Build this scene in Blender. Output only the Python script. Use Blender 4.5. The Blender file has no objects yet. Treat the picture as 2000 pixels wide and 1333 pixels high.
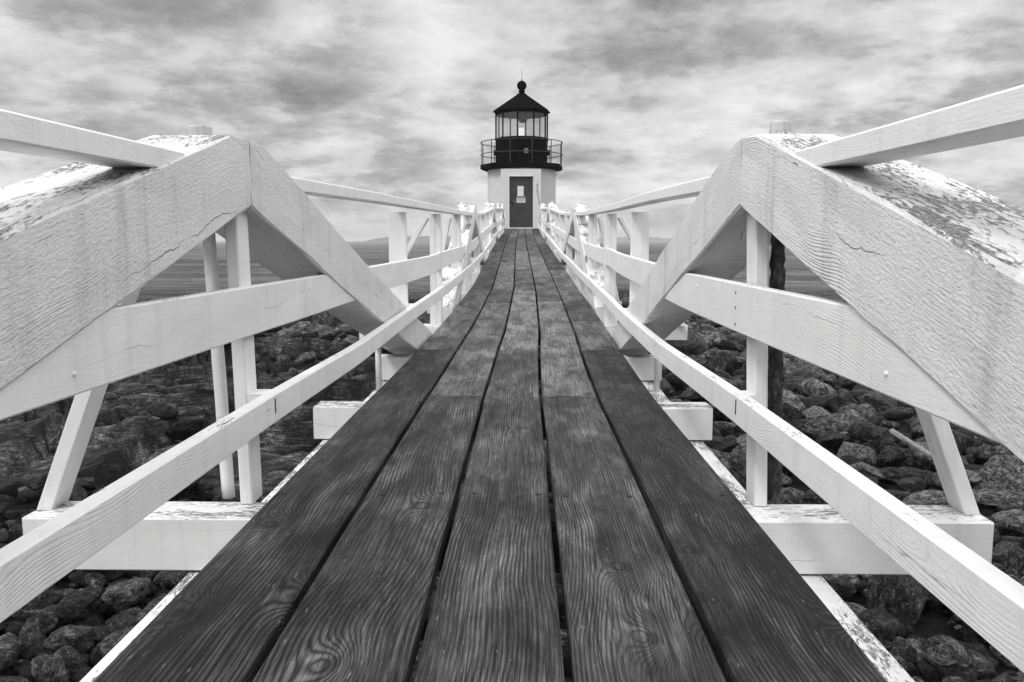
import bpy, bmesh, math, random
import numpy as np
from mathutils import Vector, Matrix
R = math.radians
scene = bpy.context.scene
COL = scene.collection
# ------------------------------------------------------------------ camera
cam_d = bpy.data.cameras.new("camera")
cam_d.sensor_width = 36.0
cam_d.lens = 28.8
cam_d.clip_start = 0.05
cam_d.clip_end = 30000
cam = bpy.data.objects.new("camera", cam_d)
COL.objects.link(cam)
cam.location = (0.052, 0.0, 0.676)
cam.rotation_euler = (R(90 - 7.0), 0, R(0.853))
scene.camera = cam
# ------------------------------------------------------------------ view
scene.view_settings.view_transform = 'Standard'
scene.view_settings.look = 'None'
scene.view_settings.exposure = 0.0
scene.view_settings.gamma = 1.0
scene.cycles.max_bounces = 6
scene.cycles.diffuse_bounces = 1
scene.cycles.volume_bounces = 1
scene.cycles.transparent_max_bounces = 24


class NT:
    """small node-tree helper"""
    def __init__(s, tree):
        s.t = tree

    def n(s, typ, ins=None, **props):
        nd = s.t.nodes.new(typ)
        for k, v in props.items():
            setattr(nd, k, v)
        for k, v in (ins or {}).items():
            sock = nd.inputs[k]
            if isinstance(v, bpy.types.NodeSocket):
                s.t.links.new(v, sock)
            else:
                sock.default_value = v
        return nd

    def m(s, op, a, b=None, c=None, clamp=False):
        nd = s.t.nodes.new('ShaderNodeMath')
        nd.operation = op
        nd.use_clamp = clamp
        for i, v in enumerate((a, b, c)):
            if v is None:
                continue
            if isinstance(v, bpy.types.NodeSocket):
                s.t.links.new(v, nd.inputs[i])
            else:
                nd.inputs[i].default_value = v
        return nd.outputs[0]

    def vm(s, op, a, b=None):
        nd = s.t.nodes.new('ShaderNodeVectorMath')
        nd.operation = op
        for i, v in enumerate((a, b)):
            if v is None:
                continue
            if isinstance(v, bpy.types.NodeSocket):
                s.t.links.new(v, nd.inputs[i])
            else:
                nd.inputs[i].default_value = v
        return nd.outputs[0]

    def xyz(s, x=0.0, y=0.0, z=0.0):
        return s.n('ShaderNodeCombineXYZ', {0: x, 1: y, 2: z}).outputs[0]

    def sep(s, v):
        return s.n('ShaderNodeSeparateXYZ', {0: v}).outputs

    def noise(s, vec, scale=1.0, detail=4.0, rough=0.5, dist=0.0):
        return s.n('ShaderNodeTexNoise', {'Vector': vec, 'Scale': scale, 'Detail': detail,
                                          'Roughness': rough, 'Distortion': dist}).outputs['Fac']

    def ramp(s, fac, stops, interp='LINEAR'):
        nd = s.t.nodes.new('ShaderNodeValToRGB')
        cr = nd.color_ramp
        cr.interpolation = interp
        while len(cr.elements) < len(stops):
            cr.elements.new(0.5)
        for e, (p, c) in zip(cr.elements, stops):
            e.position = p
            e.color = (c, c, c, 1)
        s.t.links.new(fac, nd.inputs[0])
        return nd.outputs[0]

    def mix(s, f, a, b):
        nd = s.t.nodes.new('ShaderNodeMix')
        nd.data_type = 'FLOAT'
        for i, v in ((0, f), (2, a), (3, b)):
            if isinstance(v, bpy.types.NodeSocket):
                s.t.links.new(v, nd.inputs[i])
            else:
                nd.inputs[i].default_value = v
        return nd.outputs[0]

    def rng(s, v, a, b, c=0.0, d=1.0, smooth=False):
        nd = s.t.nodes.new('ShaderNodeMapRange')
        nd.clamp = True
        if smooth:
            nd.interpolation_type = 'SMOOTHSTEP'
        for i, x in enumerate((v, a, b, c, d)):
            if isinstance(x, bpy.types.NodeSocket):
                s.t.links.new(x, nd.inputs[i])
            else:
                nd.inputs[i].default_value = x
        return nd.outputs[0]


# ------------------------------------------------------------------ sky (clouds laid out by direction)
world = bpy.data.worlds.new("World")
scene.world = world
world.use_nodes = True
world.cycles.sampling_method = 'MANUAL'
world.cycles.sample_map_resolution = 256
wt = world.node_tree
wt.nodes.clear()
W = NT(wt)
SUN_EL, SUN_AZ = R(53), R(-138)      # light comes from high behind the left shoulder
sky = W.n('ShaderNodeTexSky', sky_type='NISHITA', sun_disc=False, sun_elevation=SUN_EL, sun_rotation=SUN_AZ)
skybw = W.n('ShaderNodeRGBToBW', {0: sky.outputs[0]}).outputs[0]
gen = W.n('ShaderNodeTexCoord').outputs['Generated']
dx, dy, dz = W.sep(gen)
zc = W.m('MAXIMUM', dz, 0.0)
den = W.m('ADD', W.m('MULTIPLY', zc, 1.6), 0.42)
pv0 = W.vm('DIVIDE', W.vm('MULTIPLY', gen, (1.0, 1.0, 1.45)), W.xyz(den, den, den))


BOFF = 0.95


def cloud_density(pv):
    med = W.noise(W.vm('ADD', pv, (4.3, 2.1, 0.0)), 2.9, 9, 0.60, 0.2)
    fin = W.noise(W.vm('ADD', pv, (9.3, 7.7, 1.0)), 8.0, 7, 0.68, 0.15)
    vo = W.n('ShaderNodeTexVoronoi', {'Vector': W.vm('ADD', pv, W.xyz(W.m('MULTIPLY', fin, 0.12), 0.0, W.m('MULTIPLY', med, 0.2))),
                                      'Scale': 3.0, 'Detail': 3.0, 'Roughness': 0.52, 'Lacunarity': 2.2}, feature='F1')
    bil = W.m('SUBTRACT', BOFF, vo.outputs['Distance'])
    d = W.m('ADD', W.m('MULTIPLY', W.m('SUBTRACT', med, 0.5), 1.25), W.m('MULTIPLY', bil, 0.60))
    return W.m('ADD', d, W.m('MULTIPLY', W.m('SUBTRACT', fin, 0.5), 0.80)), med, fin


dens, med, fin = cloud_density(pv0)
dens_up, _a, _b = cloud_density(W.vm('ADD', pv0, (-0.03, 0.0, 0.055)))
warp = W.m('MULTIPLY', W.m('SUBTRACT', med, 0.5), 0.12)
warp2 = W.m('MULTIPLY', W.m('SUBTRACT', fin, 0.5), 0.06)
rim = W.m('MULTIPLY', W.m('SUBTRACT', dens, dens_up), 1.25)      # tops of the billows catch the light


def blob(ax, az, rx, rz, amp):
    """a cloud mass at azimuth tangent ax and height tangent az"""
    u = W.m('DIVIDE', W.m('SUBTRACT', W.m('ADD', W.m('DIVIDE', dx, W.m('MAXIMUM', dy, 0.05)), warp), ax), rx)
    v = W.m('DIVIDE', W.m('SUBTRACT', W.m('ADD', W.m('DIVIDE', dz, W.m('MAXIMUM', dy, 0.05)), warp2), az), rz)
    d = W.m('ADD', W.m('MULTIPLY', u, u), W.m('MULTIPLY', v, v))
    return W.m('MULTIPLY', W.m('EXPONENT', W.m('MULTIPLY', d, -1.0)), amp)


def pxb(x, y, rx, ry, amp):
    return blob((x - 1024) / 1600, (470 - y) / 1600 * 1.03, rx / 1600, ry / 1600, amp)


calm = W.rng(W.m('DIVIDE', dx, W.m('MAXIMUM', dy, 0.05)), 0.20, 0.38, 1.0, 0.45, True)
dens = W.m('MULTIPLY', dens, calm)
for args in ((520, 40, 190, 70, 0.24), (250, 60, 190, 60, 0.12), (690, 150, 150, 50, 0.22), (420, 190, 330, 60, 0.12),
             (820, 255, 200, 36, 0.17), (1270, 145, 190, 60, 0.24), (1130, 215, 160, 30, 0.14), (150, 235, 260, 50, 0.15),
             (760, 300, 300, 30, 0.12), (1200, 320, 260, 30, 0.08), (1990, 370, 90, 22, 0.28), (1750, 240, 200, 30, 0.08),
             (1640, 60, 330, 70, 0.03), (640, 350, 350, 30, 0.05),
             (850, 45, 160, 55, -0.20), (960, 110, 120, 40, -0.12), (300, 90, 120, 25, -0.06), (80, 60, 90, 40, -0.10),
             (1050, 280, 140, 30, -0.08), (640, 70, 30, 40, -0.12), (1500, 230, 150, 60, -0.08), (1850, 200, 120, 25, -0.08),
             (1400, 400, 500, 40, -0.06), (700, 410, 400, 30, -0.05)):
    dens = W.m('ADD', dens, pxb(*args))
dens = W.m('SUBTRACT', dens, rim)
cl = W.ramp(W.m('ADD', dens, 0.385), [(0.0, 0.84), (0.22, 0.72), (0.40, 0.61), (0.52, 0.50), (0.70, 0.37), (1.0, 0.22)])
cl = W.mix(W.rng(dz, 0.0, 0.05, 0.8, 0.0), cl, 0.58)
zen = W.rng(dz, 0.26, 0.7, 0.0, 0.95, True)        # an overcast sky is brightest overhead
cl = W.m('ADD', cl, zen)
tot = W.m('ADD', cl, W.m('MULTIPLY', skybw, 0.008))
bg = W.n('ShaderNodeBackground', {'Color': W.n('ShaderNodeCombineColor', {0: tot, 1: tot, 2: tot}).outputs[0], 'Strength': 1.0})
W.n('ShaderNodeOutputWorld', {'Surface': bg.outputs[0]})
# ------------------------------------------------------------------ sun behind cloud
sun_d = bpy.data.lights.new("sun", 'SUN')
sun_d.energy = 1.4
sun_d.angle = R(11)
sun_d.color = (1, 0.995, 0.985)
sun = bpy.data.objects.new("sun", sun_d)
COL.objects.link(sun)
sdir = Vector((math.sin(SUN_AZ) * math.cos(SUN_EL), math.cos(SUN_AZ) * math.cos(SUN_EL), math.sin(SUN_EL)))
sun.rotation_euler = sdir.to_track_quat('Z', 'Y').to_euler()


# ------------------------------------------------------------------ numpy noise
def _hash(ix, iy, iz, seed):
    h = (ix * 374761393 + iy * 668265263 + iz * 2147483647 + seed * 974711) & 0xffffffff
    h = ((h ^ (h >> 13)) * 1274126177) & 0xffffffff
    h = ((h ^ (h >> 16)) * 2246822519) & 0xffffffff
    return ((h ^ (h >> 15)) & 0xffff) / 65535.0


def vnoise(p, seed=0):
    p = np.asarray(p, float)
    i = np.floor(p).astype(np.int64)
    f = p - i
    f = f * f * (3 - 2 * f)
    r = 0
    for a in (0, 1):
        for b in (0, 1):
            for c in (0, 1):
                w = (f[..., 0] if a else 1 - f[..., 0]) * (f[..., 1] if b else 1 - f[..., 1]) * (f[..., 2] if c else 1 - f[..., 2])
                r = r + w * _hash(i[..., 0] + a, i[..., 1] + b, i[..., 2] + c, seed)
    return r


def fbm(p, oct=4, seed=0, gain=0.5):
    p = np.asarray(p, float)
    s, a, t = 0, 1.0, 0
    for k in range(oct):
        s = s + a * (vnoise(p * (2.03 ** k) + 11.7 * k, seed + k) - 0.5)
        t += a
        a *= gain
    return s / t * 2


def P3(x, y, z=None):
    x = np.asarray(x, float)
    return np.stack([x, np.asarray(y, float) + 0 * x, (0 * x if z is None else z + 0 * x)], -1)


# ------------------------------------------------------------------ materials
def new_mat(name):
    m = bpy.data.materials.new(name)
    m.use_nodes = True
    m.node_tree.nodes.clear()
    return m, NT(m.node_tree)


def finish(N, base, rough=0.6, bump=None, bstr=0.3, bdist=0.01, metallic=0.0, spec=0.4, emis=None):
    ins = {'Roughness': rough, 'Metallic': metallic, 'Specular IOR Level': spec}
    if isinstance(base, bpy.types.NodeSocket):
        c = N.n('ShaderNodeCombineColor', {0: base, 1: base, 2: base}).outputs[0]
    else:
        c = (base, base, base, 1)
    ins['Base Color'] = c
    if bump is not None:
        ins['Normal'] = N.n('ShaderNodeBump', {'Height': bump, 'Strength': bstr, 'Distance': bdist}).outputs[0]
    if emis:
        ins['Emission Color'] = (1, 1, 1, 1)
        ins['Emission Strength'] = emis
    b = N.n('ShaderNodeBsdfPrincipled', ins)
    N.n('ShaderNodeOutputMaterial', {'Surface': b.outputs[0]})


def grain(N, freq=110.0, knots=True, wander=0.11, depth=0.10, vary=0.0):
    """growth rings of a sawn board in metre UVs: returns ring phase 0..1, knot core mask, u, v, random"""
    uv = N.n('ShaderNodeTexCoord').outputs['UV']
    u, v, _ = N.sep(uv)
    rnd = N.n('ShaderNodeObjectInfo').outputs['Random']
    uo = N.m('ADD', u, N.m('MULTIPLY', rnd, 57.0))
    sd = N.m('MULTIPLY', rnd, 91.0)
    n1 = N.noise(N.xyz(N.m('MULTIPLY', uo, 0.75), sd, 0.0), 1.0, 2, 0.5)
    n2 = N.noise(N.xyz(N.m('MULTIPLY', uo, 0.95), N.m('ADD', sd, 31.0), 5.0), 1.0, 2, 0.5)
    x = N.m('ADD', N.m('SUBTRACT', v, 0.12), N.m('MULTIPLY', N.m('SUBTRACT', n1, 0.5), wander * 2))
    z = N.m('MULTIPLY', N.m('SUBTRACT', n2, 0.42), depth * 3)
    r = N.m('SQRT', N.m('ADD', N.m('MULTIPLY', x, x), N.m('MULTIPLY', z, z)))
    wob = N.noise(N.xyz(N.m('MULTIPLY', uo, 5.0), N.m('MULTIPLY', v, 22.0), sd), 1.0, 3, 0.5)
    r = N.m('ADD', r, N.m('MULTIPLY', N.m('SUBTRACT', wob, 0.5), 0.011))
    core = None
    if knots:
        vo = N.n('ShaderNodeTexVoronoi', {'Vector': N.xyz(N.m('MULTIPLY', uo, 2.3), N.m('MULTIPLY', N.m('ADD', v, sd), 4.2), 0.0), 'Scale': 1.0},
                 voronoi_dimensions='2D')
        d = vo.outputs['Distance']
        cr = N.sep(vo.outputs['Color'])[0]
        on = N.m('GREATER_THAN', cr, 0.30)
        dd = N.m('MULTIPLY', d, 0.27)
        dd = N.m('ADD', dd, N.m('MULTIPLY', N.m('SUBTRACT', wob, 0.5), 0.012))
        g = N.m('EXPONENT', N.m('MULTIPLY', N.m('POWER', N.m('DIVIDE', dd, 0.045), 2.0), -1.0))
        r = N.m('ADD', r, N.m('MULTIPLY', N.m('MULTIPLY', g, on), 0.06))
        core = N.m('MULTIPLY', N.rng(dd, 0.012, 0.019, 1.0, 0.0), on)
    un = N.noise(N.xyz(N.m('MULTIPLY', r, 38.0), sd, 2.0), 1.0, 2, 0.5)
    r = N.m('ADD', r, N.m('MULTIPLY', un, 0.012))
    fq = N.m('MULTIPLY', freq, N.m('ADD', 1.0, N.m('MULTIPLY', N.m('SUBTRACT', N.m('FRACT', N.m('MULTIPLY', rnd, 7.7)), 0.5), vary)))
    ph = N.m('FRACT', N.m('MULTIPLY', r, fq))
    return ph, core, uo, v, rnd


def mat_deck():
    m, N = new_mat('weathered_deck_wood')
    ph, core, u, v, rnd = grain(N, 118.0, vary=0.5)
    ring = N.ramp(ph, [(0.0, 0.30), (0.15, 0.85), (0.5, 1.0), (0.78, 0.5), (0.92, 0.0), (1.0, 0.30)])
    fib = N.noise(N.xyz(N.m('MULTIPLY', u, 6.0), N.m('MULTIPLY', v, 420.0), 0.0), 1.0, 5, 0.7)
    fib2 = N.noise(N.xyz(N.m('MULTIPLY', u, 2.0), N.m('MULTIPLY', v, 95.0), 3.0), 1.0, 5, 0.65)
    hair = N.noise(N.xyz(N.m('MULTIPLY', u, 2.6), N.m('MULTIPLY', N.m('ADD', v, N.m('MULTIPLY', ph, 0.004)), 190.0), 8.0), 1.0, 3, 0.7)
    tone = N.sep(N.n('ShaderNodeObjectInfo').outputs['Color'])[0]
    pat = N.noise(N.xyz(N.m('MULTIPLY', u, 2.4), N.m('MULTIPLY', v, 8.0), 7.0), 1.0, 7, 0.62, 0.6)
    pat2 = N.noise(N.xyz(N.m('MULTIPLY', u, 14.0), N.m('MULTIPLY', v, 50.0), 2.0), 1.0, 6, 0.7, 0.4)
    rm = N.rng(N.noise(N.xyz(N.m('MULTIPLY', u, 1.3), N.m('MULTIPLY', v, 7.0), 15.0), 1.0, 3, 0.5), 0.38, 0.62, 0.25, 1.0)
    val = N.m('ADD', 0.42, N.m('MULTIPLY', N.m('MULTIPLY', N.m('SUBTRACT', ring, 0.6), rm), 0.62))
    val = N.m('ADD', val, N.m('MULTIPLY', N.m('SUBTRACT', fib, 0.5), 0.7))
    val = N.m('ADD', val, N.m('MULTIPLY', N.m('SUBTRACT', fib2, 0.5), 0.6))
    val = N.m('ADD', val, N.m('MULTIPLY', N.m('SUBTRACT', pat, 0.5), 1.7))
    val = N.m('ADD', val, N.m('MULTIPLY', N.m('SUBTRACT', pat2, 0.5), 0.6))
    val = N.m('ADD', val, N.m('SUBTRACT', tone, 0.5))
    col = N.ramp(val, [(0.0, 0.0035), (0.22, 0.013), (0.42, 0.040), (0.62, 0.085), (0.85, 0.17), (1.0, 0.27)])
    crk = N.noise(N.xyz(N.m('MULTIPLY', u, 1.3), N.m('MULTIPLY', v, 55.0), 13.0), 1.0, 2, 0.5, 0.2)
    ck = N.rng(N.m('ABSOLUTE', N.m('SUBTRACT', crk, 0.36)), 0.0, 0.012, 0.0, 1.0)
    on = N.rng(N.noise(N.xyz(N.m('MULTIPLY', u, 1.5), N.m('MULTIPLY', v, 5.0), 21.0), 1.0, 2), 0.48, 0.56, 1.0, 0.0)
    ck = N.m('MAXIMUM', ck, on)
    col = N.m('MULTIPLY', col, N.mix(ck, 0.10, 1.0))
    col = N.m('MULTIPLY', col, N.mix(N.rng(hair, 0.36, 0.52), 0.28, 1.0))
    col = N.m('MULTIPLY', col, N.mix(N.rng(fib, 0.36, 0.52), 0.45, 1.0))
    sc = N.noise(N.xyz(N.m('MULTIPLY', u, 22.0), N.m('MULTIPLY', v, 160.0), 41.0), 1.0, 3, 0.6)
    col = N.m('ADD', col, N.m('MULTIPLY', N.rng(sc, 0.66, 0.74), 0.22))
    col = N.m('MULTIPLY', col, N.m('SUBTRACT', 1.0, N.m('MULTIPLY', core, 0.55)))
    h = N.m('ADD', N.m('MULTIPLY', ring, N.m('MULTIPLY', rm, 0.5)), N.m('MULTIPLY', fib, 0.6))
    h = N.m('ADD', h, N.m('MULTIPLY', fib2, 0.6))
    h = N.m('ADD', h, N.m('MULTIPLY', hair, 1.2))
    h = N.m('ADD', h, N.m('MULTIPLY', ck, 1.2))
    h = N.m('ADD', h, N.m('MULTIPLY', pat2, 0.5))
    finish(N, col, 0.7, h, 0.6, 0.004, spec=0.28)
    return m


def mat_paint(name, tone=0.80, rough_sawn=0.35, wear=0.5, freq=165.0, relief=1.0):
    m, N = new_mat(name)
    ph, core, u, v, rnd = grain(N, freq, True, wander=0.16)
    ring = N.ramp(ph, [(0.0, 0.45), (0.25, 0.9), (0.6, 1.0), (0.85, 0.3), (0.95, 0.1), (1.0, 0.45)])
    rm = N.rng(N.noise(N.xyz(N.m('MULTIPLY', u, 2.2), N.m('MULTIPLY', v, 7.0), 15.0), 1.0, 4, 0.55), 0.51, 0.68, 0.0, 1.0)
    fib = N.noise(N.xyz(N.m('MULTIPLY', u, 16.0), N.m('MULTIPLY', v, 210.0), 0.0), 1.0, 5, 0.65)
    lump = N.noise(N.xyz(N.m('MULTIPLY', u, 75.0), N.m('MULTIPLY', v, 150.0), 2.0), 1.0, 5, 0.7, 0.4)
    saw = N.noise(N.xyz(N.m('MULTIPLY', u, 130.0), N.m('MULTIPLY', v, 7.0), 6.0), 1.0, 3, 0.6)
    lo = N.noise(N.xyz(N.m('MULTIPLY', u, 3.0), N.m('MULTIPLY', v, 7.0), 4.0), 1.0, 6, 0.65)
    drip = N.noise(N.vm('MULTIPLY', N.n('ShaderNodeTexCoord').outputs['Object'], (14.0, 14.0, 1.6)), 1.0, 5, 0.65)
    col = N.m('ADD', tone, N.m('MULTIPLY', N.m('SUBTRACT', lo, 0.5), 0.30))
    col = N.m('SUBTRACT', col, N.m('MULTIPLY', N.rng(drip, 0.52, 0.72), 0.16 * relief))
    pore = N.m('ADD', N.m('MULTIPLY', lump, 0.6), N.m('MULTIPLY', fib, 0.4))
    col = N.m('SUBTRACT', col, N.m('MULTIPLY', N.rng(pore, 0.30, 0.47, 1.0, 0.0), 0.20 * relief))
    col = N.m('SUBTRACT', col, N.m('MULTIPLY', N.m('MULTIPLY', N.rng(ring, 0.0, 0.5, 1.0, 0.0), rm), 0.10 * relief))
    # peeling and mildew, strongest on faces that lie open to the rain
    nz = N.sep(N.n('ShaderNodeNewGeometry').outputs['Normal'])[2]
    up = N.rng(nz, 0.4, 0.8, 0.0, 1.0)
    s1 = N.noise(N.xyz(N.m('MULTIPLY', u, 34.0), N.m('MULTIPLY', v, 130.0), 9.0), 1.0, 7, 0.75, 0.6)
    s2 = N.noise(N.xyz(N.m('MULTIPLY', u, 2.6), N.m('MULTIPLY', v, 9.0), 17.0), 1.0, 4, 0.6)
    th = N.m('ADD', 0.80, N.m('MULTIPLY', N.m('SUBTRACT', s2, 0.5), -1.0))
    th = N.m('SUBTRACT', th, N.m('MULTIPLY', up, 0.19 * wear))
    spk = N.rng(N.m('SUBTRACT', s1, th), 0.0, 0.04, 0.0, 1.0)
    spk = N.m('MULTIPLY', spk, N.mix(up, 0.40, 0.95))
    col = N.mix(spk, col, N.rng(lump, 0.4, 0.62, 0.03, 0.32))
    crk = N.noise(N.xyz(N.m('MULTIPLY', u, 1.1), N.m('MULTIPLY', v, 24.0), 33.0), 1.0, 4, 0.6, 0.3)
    ck = N.rng(N.m('ABSOLUTE', N.m('SUBTRACT', crk, 0.31)), 0.0, 0.006, 0.0, 1.0)
    wl = N.noise(N.xyz(N.m('MULTIPLY', u, 1.7), N.m('MULTIPLY', rnd, 9.0), 5.0), 1.0, 7, 0.6)
    pos = N.m('PINGPONG', N.m('ADD', v, N.m('ADD', N.m('MULTIPLY', wl, 0.16), rnd)), 0.085)
    lon = N.rng(N.noise(N.xyz(N.m('MULTIPLY', u, 2.1), N.m('MULTIPLY', v, 3.0), 44.0), 1.0, 2), 0.54, 0.60, 0.0, 1.0)
    split = N.m('MULTIPLY', N.rng(pos, 0.0005, 0.0014, 1.0, 0.0), N.m('MULTIPLY', lon, min(1.0, relief * 0.85)))
    ck = N.m('MINIMUM', ck, N.m('SUBTRACT', 1.0, split))
    col = N.m('MULTIPLY', col, N.mix(ck, 0.25, 1.0))
    h = N.m('ADD', N.m('MULTIPLY', ring, N.m('MULTIPLY', rm, 0.6)), N.m('MULTIPLY', fib, 0.6))
    h = N.m('ADD', h, N.m('MULTIPLY', lump, 1.3 * relief))
    h = N.m('ADD', h, N.m('MULTIPLY', saw, 0.30 * relief))
    h = N.m('ADD', h, ck)
    h = N.m('SUBTRACT', h, N.m('MULTIPLY', spk, 0.6))
    finish(N, col, 0.5, h, rough_sawn, 0.004, spec=0.3)
    return m


def mat_rock(name, use_attr, base_v=0.30, scale=1.0):
    m, N = new_mat(name)
    tc = N.n('ShaderNodeTexCoord').outputs['Object']
    if use_attr:
        rnd = N.n('ShaderNodeAttribute', attribute_name='rnd').outputs['Fac']
    else:
        rnd = N.n('ShaderNodeObjectInfo').outputs['Random']
    off = N.xyz(N.m('MULTIPLY', rnd, 40.0), N.m('MULTIPLY', rnd, 23.0), N.m('MULTIPLY', rnd, 71.0))
    rot = N.n('ShaderNodeVectorRotate', {'Vector': tc, 'Angle': N.m('MULTIPLY', rnd, 60.0), 'Axis': (0.5, 0.3, 1)}).outputs[0]
    p = N.vm('ADD', N.vm('MULTIPLY', rot, (scale, scale, scale)), off)
    band = N.noise(N.vm('MULTIPLY', p, (1.2, 1.2, 6.5)), 2.2, 8, 0.72, 0.8)
    blot = N.noise(p, 2.6, 8, 0.70, 0.5)
    spk = N.noise(p, 20.0, 5, 0.75)
    v = N.m('ADD', N.m('MULTIPLY', N.m('SUBTRACT', band, 0.5), 2.0), N.m('MULTIPLY', N.m('SUBTRACT', blot, 0.5), 1.5))
    v = N.m('ADD', v, N.m('MULTIPLY', N.m('SUBTRACT', spk, 0.5), 1.6))
    v = N.m('ADD', v, N.m('ADD', base_v, N.m('MULTIPLY', N.m('POWER', rnd, 1.5), 0.42)))
    col = N.ramp(v, [(0.0, 0.002), (0.28, 0.007), (0.48, 0.032), (0.66, 0.12), (0.84, 0.34), (1.0, 0.52)])
    vo = N.n('ShaderNodeTexVoronoi', {'Vector': N.vm('ADD', p, N.xyz(band, blot, band)), 'Scale': 2.2}, feature='DISTANCE_TO_EDGE')
    crk = N.rng(vo.outputs['Distance'], 0.0, 0.03, 0.0, 1.0)
    col = N.m('MULTIPLY', col, N.mix(crk, 0.3, 1.0))
    h = N.m('ADD', N.m('MULTIPLY', band, 1.3), N.m('MULTIPLY', blot, 1.0))
    h = N.m('ADD', h, N.m('MULTIPLY', spk, 0.35))
    h = N.m('ADD', h, N.m('MULTIPLY', crk, 0.15))
    finish(N, col, 0.42, h, 1.0, 0.075, spec=0.35)
    return m


def mat_plain(name, c, rough=0.5, metallic=0.0, var=0.15, nscale=8.0, bump=0.1, spec=0.4):
    m, N = new_mat(name)
    tc = N.n('ShaderNodeTexCoord').outputs['Object']
    n = N.noise(tc, nscale, 6, 0.6)
    col = N.m('MULTIPLY', c, N.m('ADD', 1.0, N.m('MULTIPLY', N.m('SUBTRACT', n, 0.5), var * 2)))
    finish(N, col, rough, n, bump, 0.01, metallic, spec)
    return m


M = {}
M['deck'] = mat_deck()
M['paint'] = mat_paint('white_painted_board', 0.90, 0.28, 0.75, 165.0, 0.55)
M['timber'] = mat_paint('white_rough_sawn_timber', 0.87, 0.85, 1.4, 150.0, 1.15)
M['beam'] = mat_paint('white_weathered_beam', 0.86, 0.25, 1.5, 165.0, 0.6)
M['rock'] = mat_rock('shore_rock', False)
M['rubble'] = mat_rock('shore_rubble', True, 0.17, scale=4.5)  # darker than the boulders: shade of the gaps put into the colour
M['bigrock'] = mat_rock('shore_boulder', True, scale=2.4)
M['nail'] = mat_plain('rusted_nail', 0.008, 0.6)
M['black'] = mat_plain('black_painted_iron', 0.003, 0.6, var=0.5, spec=0.02)
M['roofm'] = mat_plain('black_painted_roof', 0.006, 0.6, var=0.6, nscale=3.0, spec=0.0)
M['grey'] = mat_plain('grey_metal', 0.25, 0.4)
M['door'] = mat_plain('dark_painted_door', 0.035, 0.45, var=1.1, nscale=2.2, spec=0.5)
M['white'] = mat_plain('white_masonry_paint', 0.82, 0.55, var=0.08)
M['paper'] = mat_plain('white_paper', 0.75, 0.7, var=0.05)
M['ink'] = mat_plain('black_ink', 0.02, 0.6)
M['granite'] = mat_plain('granite_block', 0.3, 0.7, var=0.5, nscale=5, bump=0.5)


def brick_mat(swap=False):
    m, N = new_mat('whitewashed_brick')
    uv = N.n('ShaderNodeTexCoord').outputs['UV']
    if swap:
        a_, b_, _c = N.sep(uv)
        uv = N.xyz(b_, a_, 0.0)
    br = N.n('ShaderNodeTexBrick', {'Vector': uv, 'Scale': 1.0, 'Mortar Size': 0.009, 'Brick Width': 0.22, 'Row Height': 0.072, 'Mortar Smooth': 0.3})
    n = N.noise(uv, 3.0, 5, 0.6)
    n2 = N.noise(uv, 30.0, 4, 0.6)
    mort = br.outputs['Fac']
    col = N.m('ADD', 0.78, N.m('MULTIPLY', N.m('SUBTRACT', n, 0.5), 0.12))
    col = N.m('SUBTRACT', col, N.m('MULTIPLY', mort, 0.14))
    col = N.m('SUBTRACT', col, N.m('MULTIPLY', N.rng(n2, 0.35, 0.5, 1.0, 0.0), 0.12))
    h = N.m('SUBTRACT', N.m('MULTIPLY', n2, 0.4), mort)
    finish(N, col, 0.6, h, 0.6, 0.012)
    return m


M['brick'] = brick_mat()
M['brick_flat'] = brick_mat(True)


def glass_mat():
    m, N = new_mat('window_glass')
    tr = N.n('ShaderNodeBsdfTransparent', {'Color': (0.9, 0.9, 0.9, 1)})
    gl = N.n('ShaderNodeBsdfGlossy', {'Roughness': 0.02, 'Color': (1, 1, 1, 1)})
    mx = N.n('ShaderNodeMixShader', {0: 0.05, 1: tr.outputs[0], 2: gl.outputs[0]})
    N.n('ShaderNodeOutputMaterial', {'Surface': mx.outputs[0]})
    return m


M['glass'] = glass_mat()


def lens_mat():
    m, N = new_mat('lit_lens_glass')
    z = N.sep(N.n('ShaderNodeTexCoord').outputs['Object'])[2]
    st = N.rng(N.m('SINE', N.m('MULTIPLY', z, 190.0)), -0.6, 0.3, 0.45, 1.3)
    b = N.n('ShaderNodeBsdfPrincipled', {'Base Color': (0.8, 0.8, 0.8, 1), 'Roughness': 0.1,
                                         'Emission Color': (1, 1, 1, 1), 'Emission Strength': st})
    N.n('ShaderNodeOutputMaterial', {'Surface': b.outputs[0]})
    return m


M['lens'] = lens_mat()


def rust_mat():
    m, N = new_mat('corroded_iron_rod')
    tc = N.n('ShaderNodeTexCoord').outputs['Object']
    a = N.noise(N.vm('MULTIPLY', tc, (1, 1, 0.5)), 70.0, 5, 0.7)
    b = N.noise(N.vm('MULTIPLY', tc, (1, 1, 0.4)), 26.0, 4, 0.6)
    col = N.ramp(N.m('ADD', N.m('MULTIPLY', a, 0.5), N.m('MULTIPLY', b, 0.5)), [(0.35, 0.008), (0.5, 0.04), (0.62, 0.16), (0.7, 0.3)])
    finish(N, col, 0.7, a, 1.0, 0.01)
    return m


M['rust'] = rust_mat()


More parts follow.
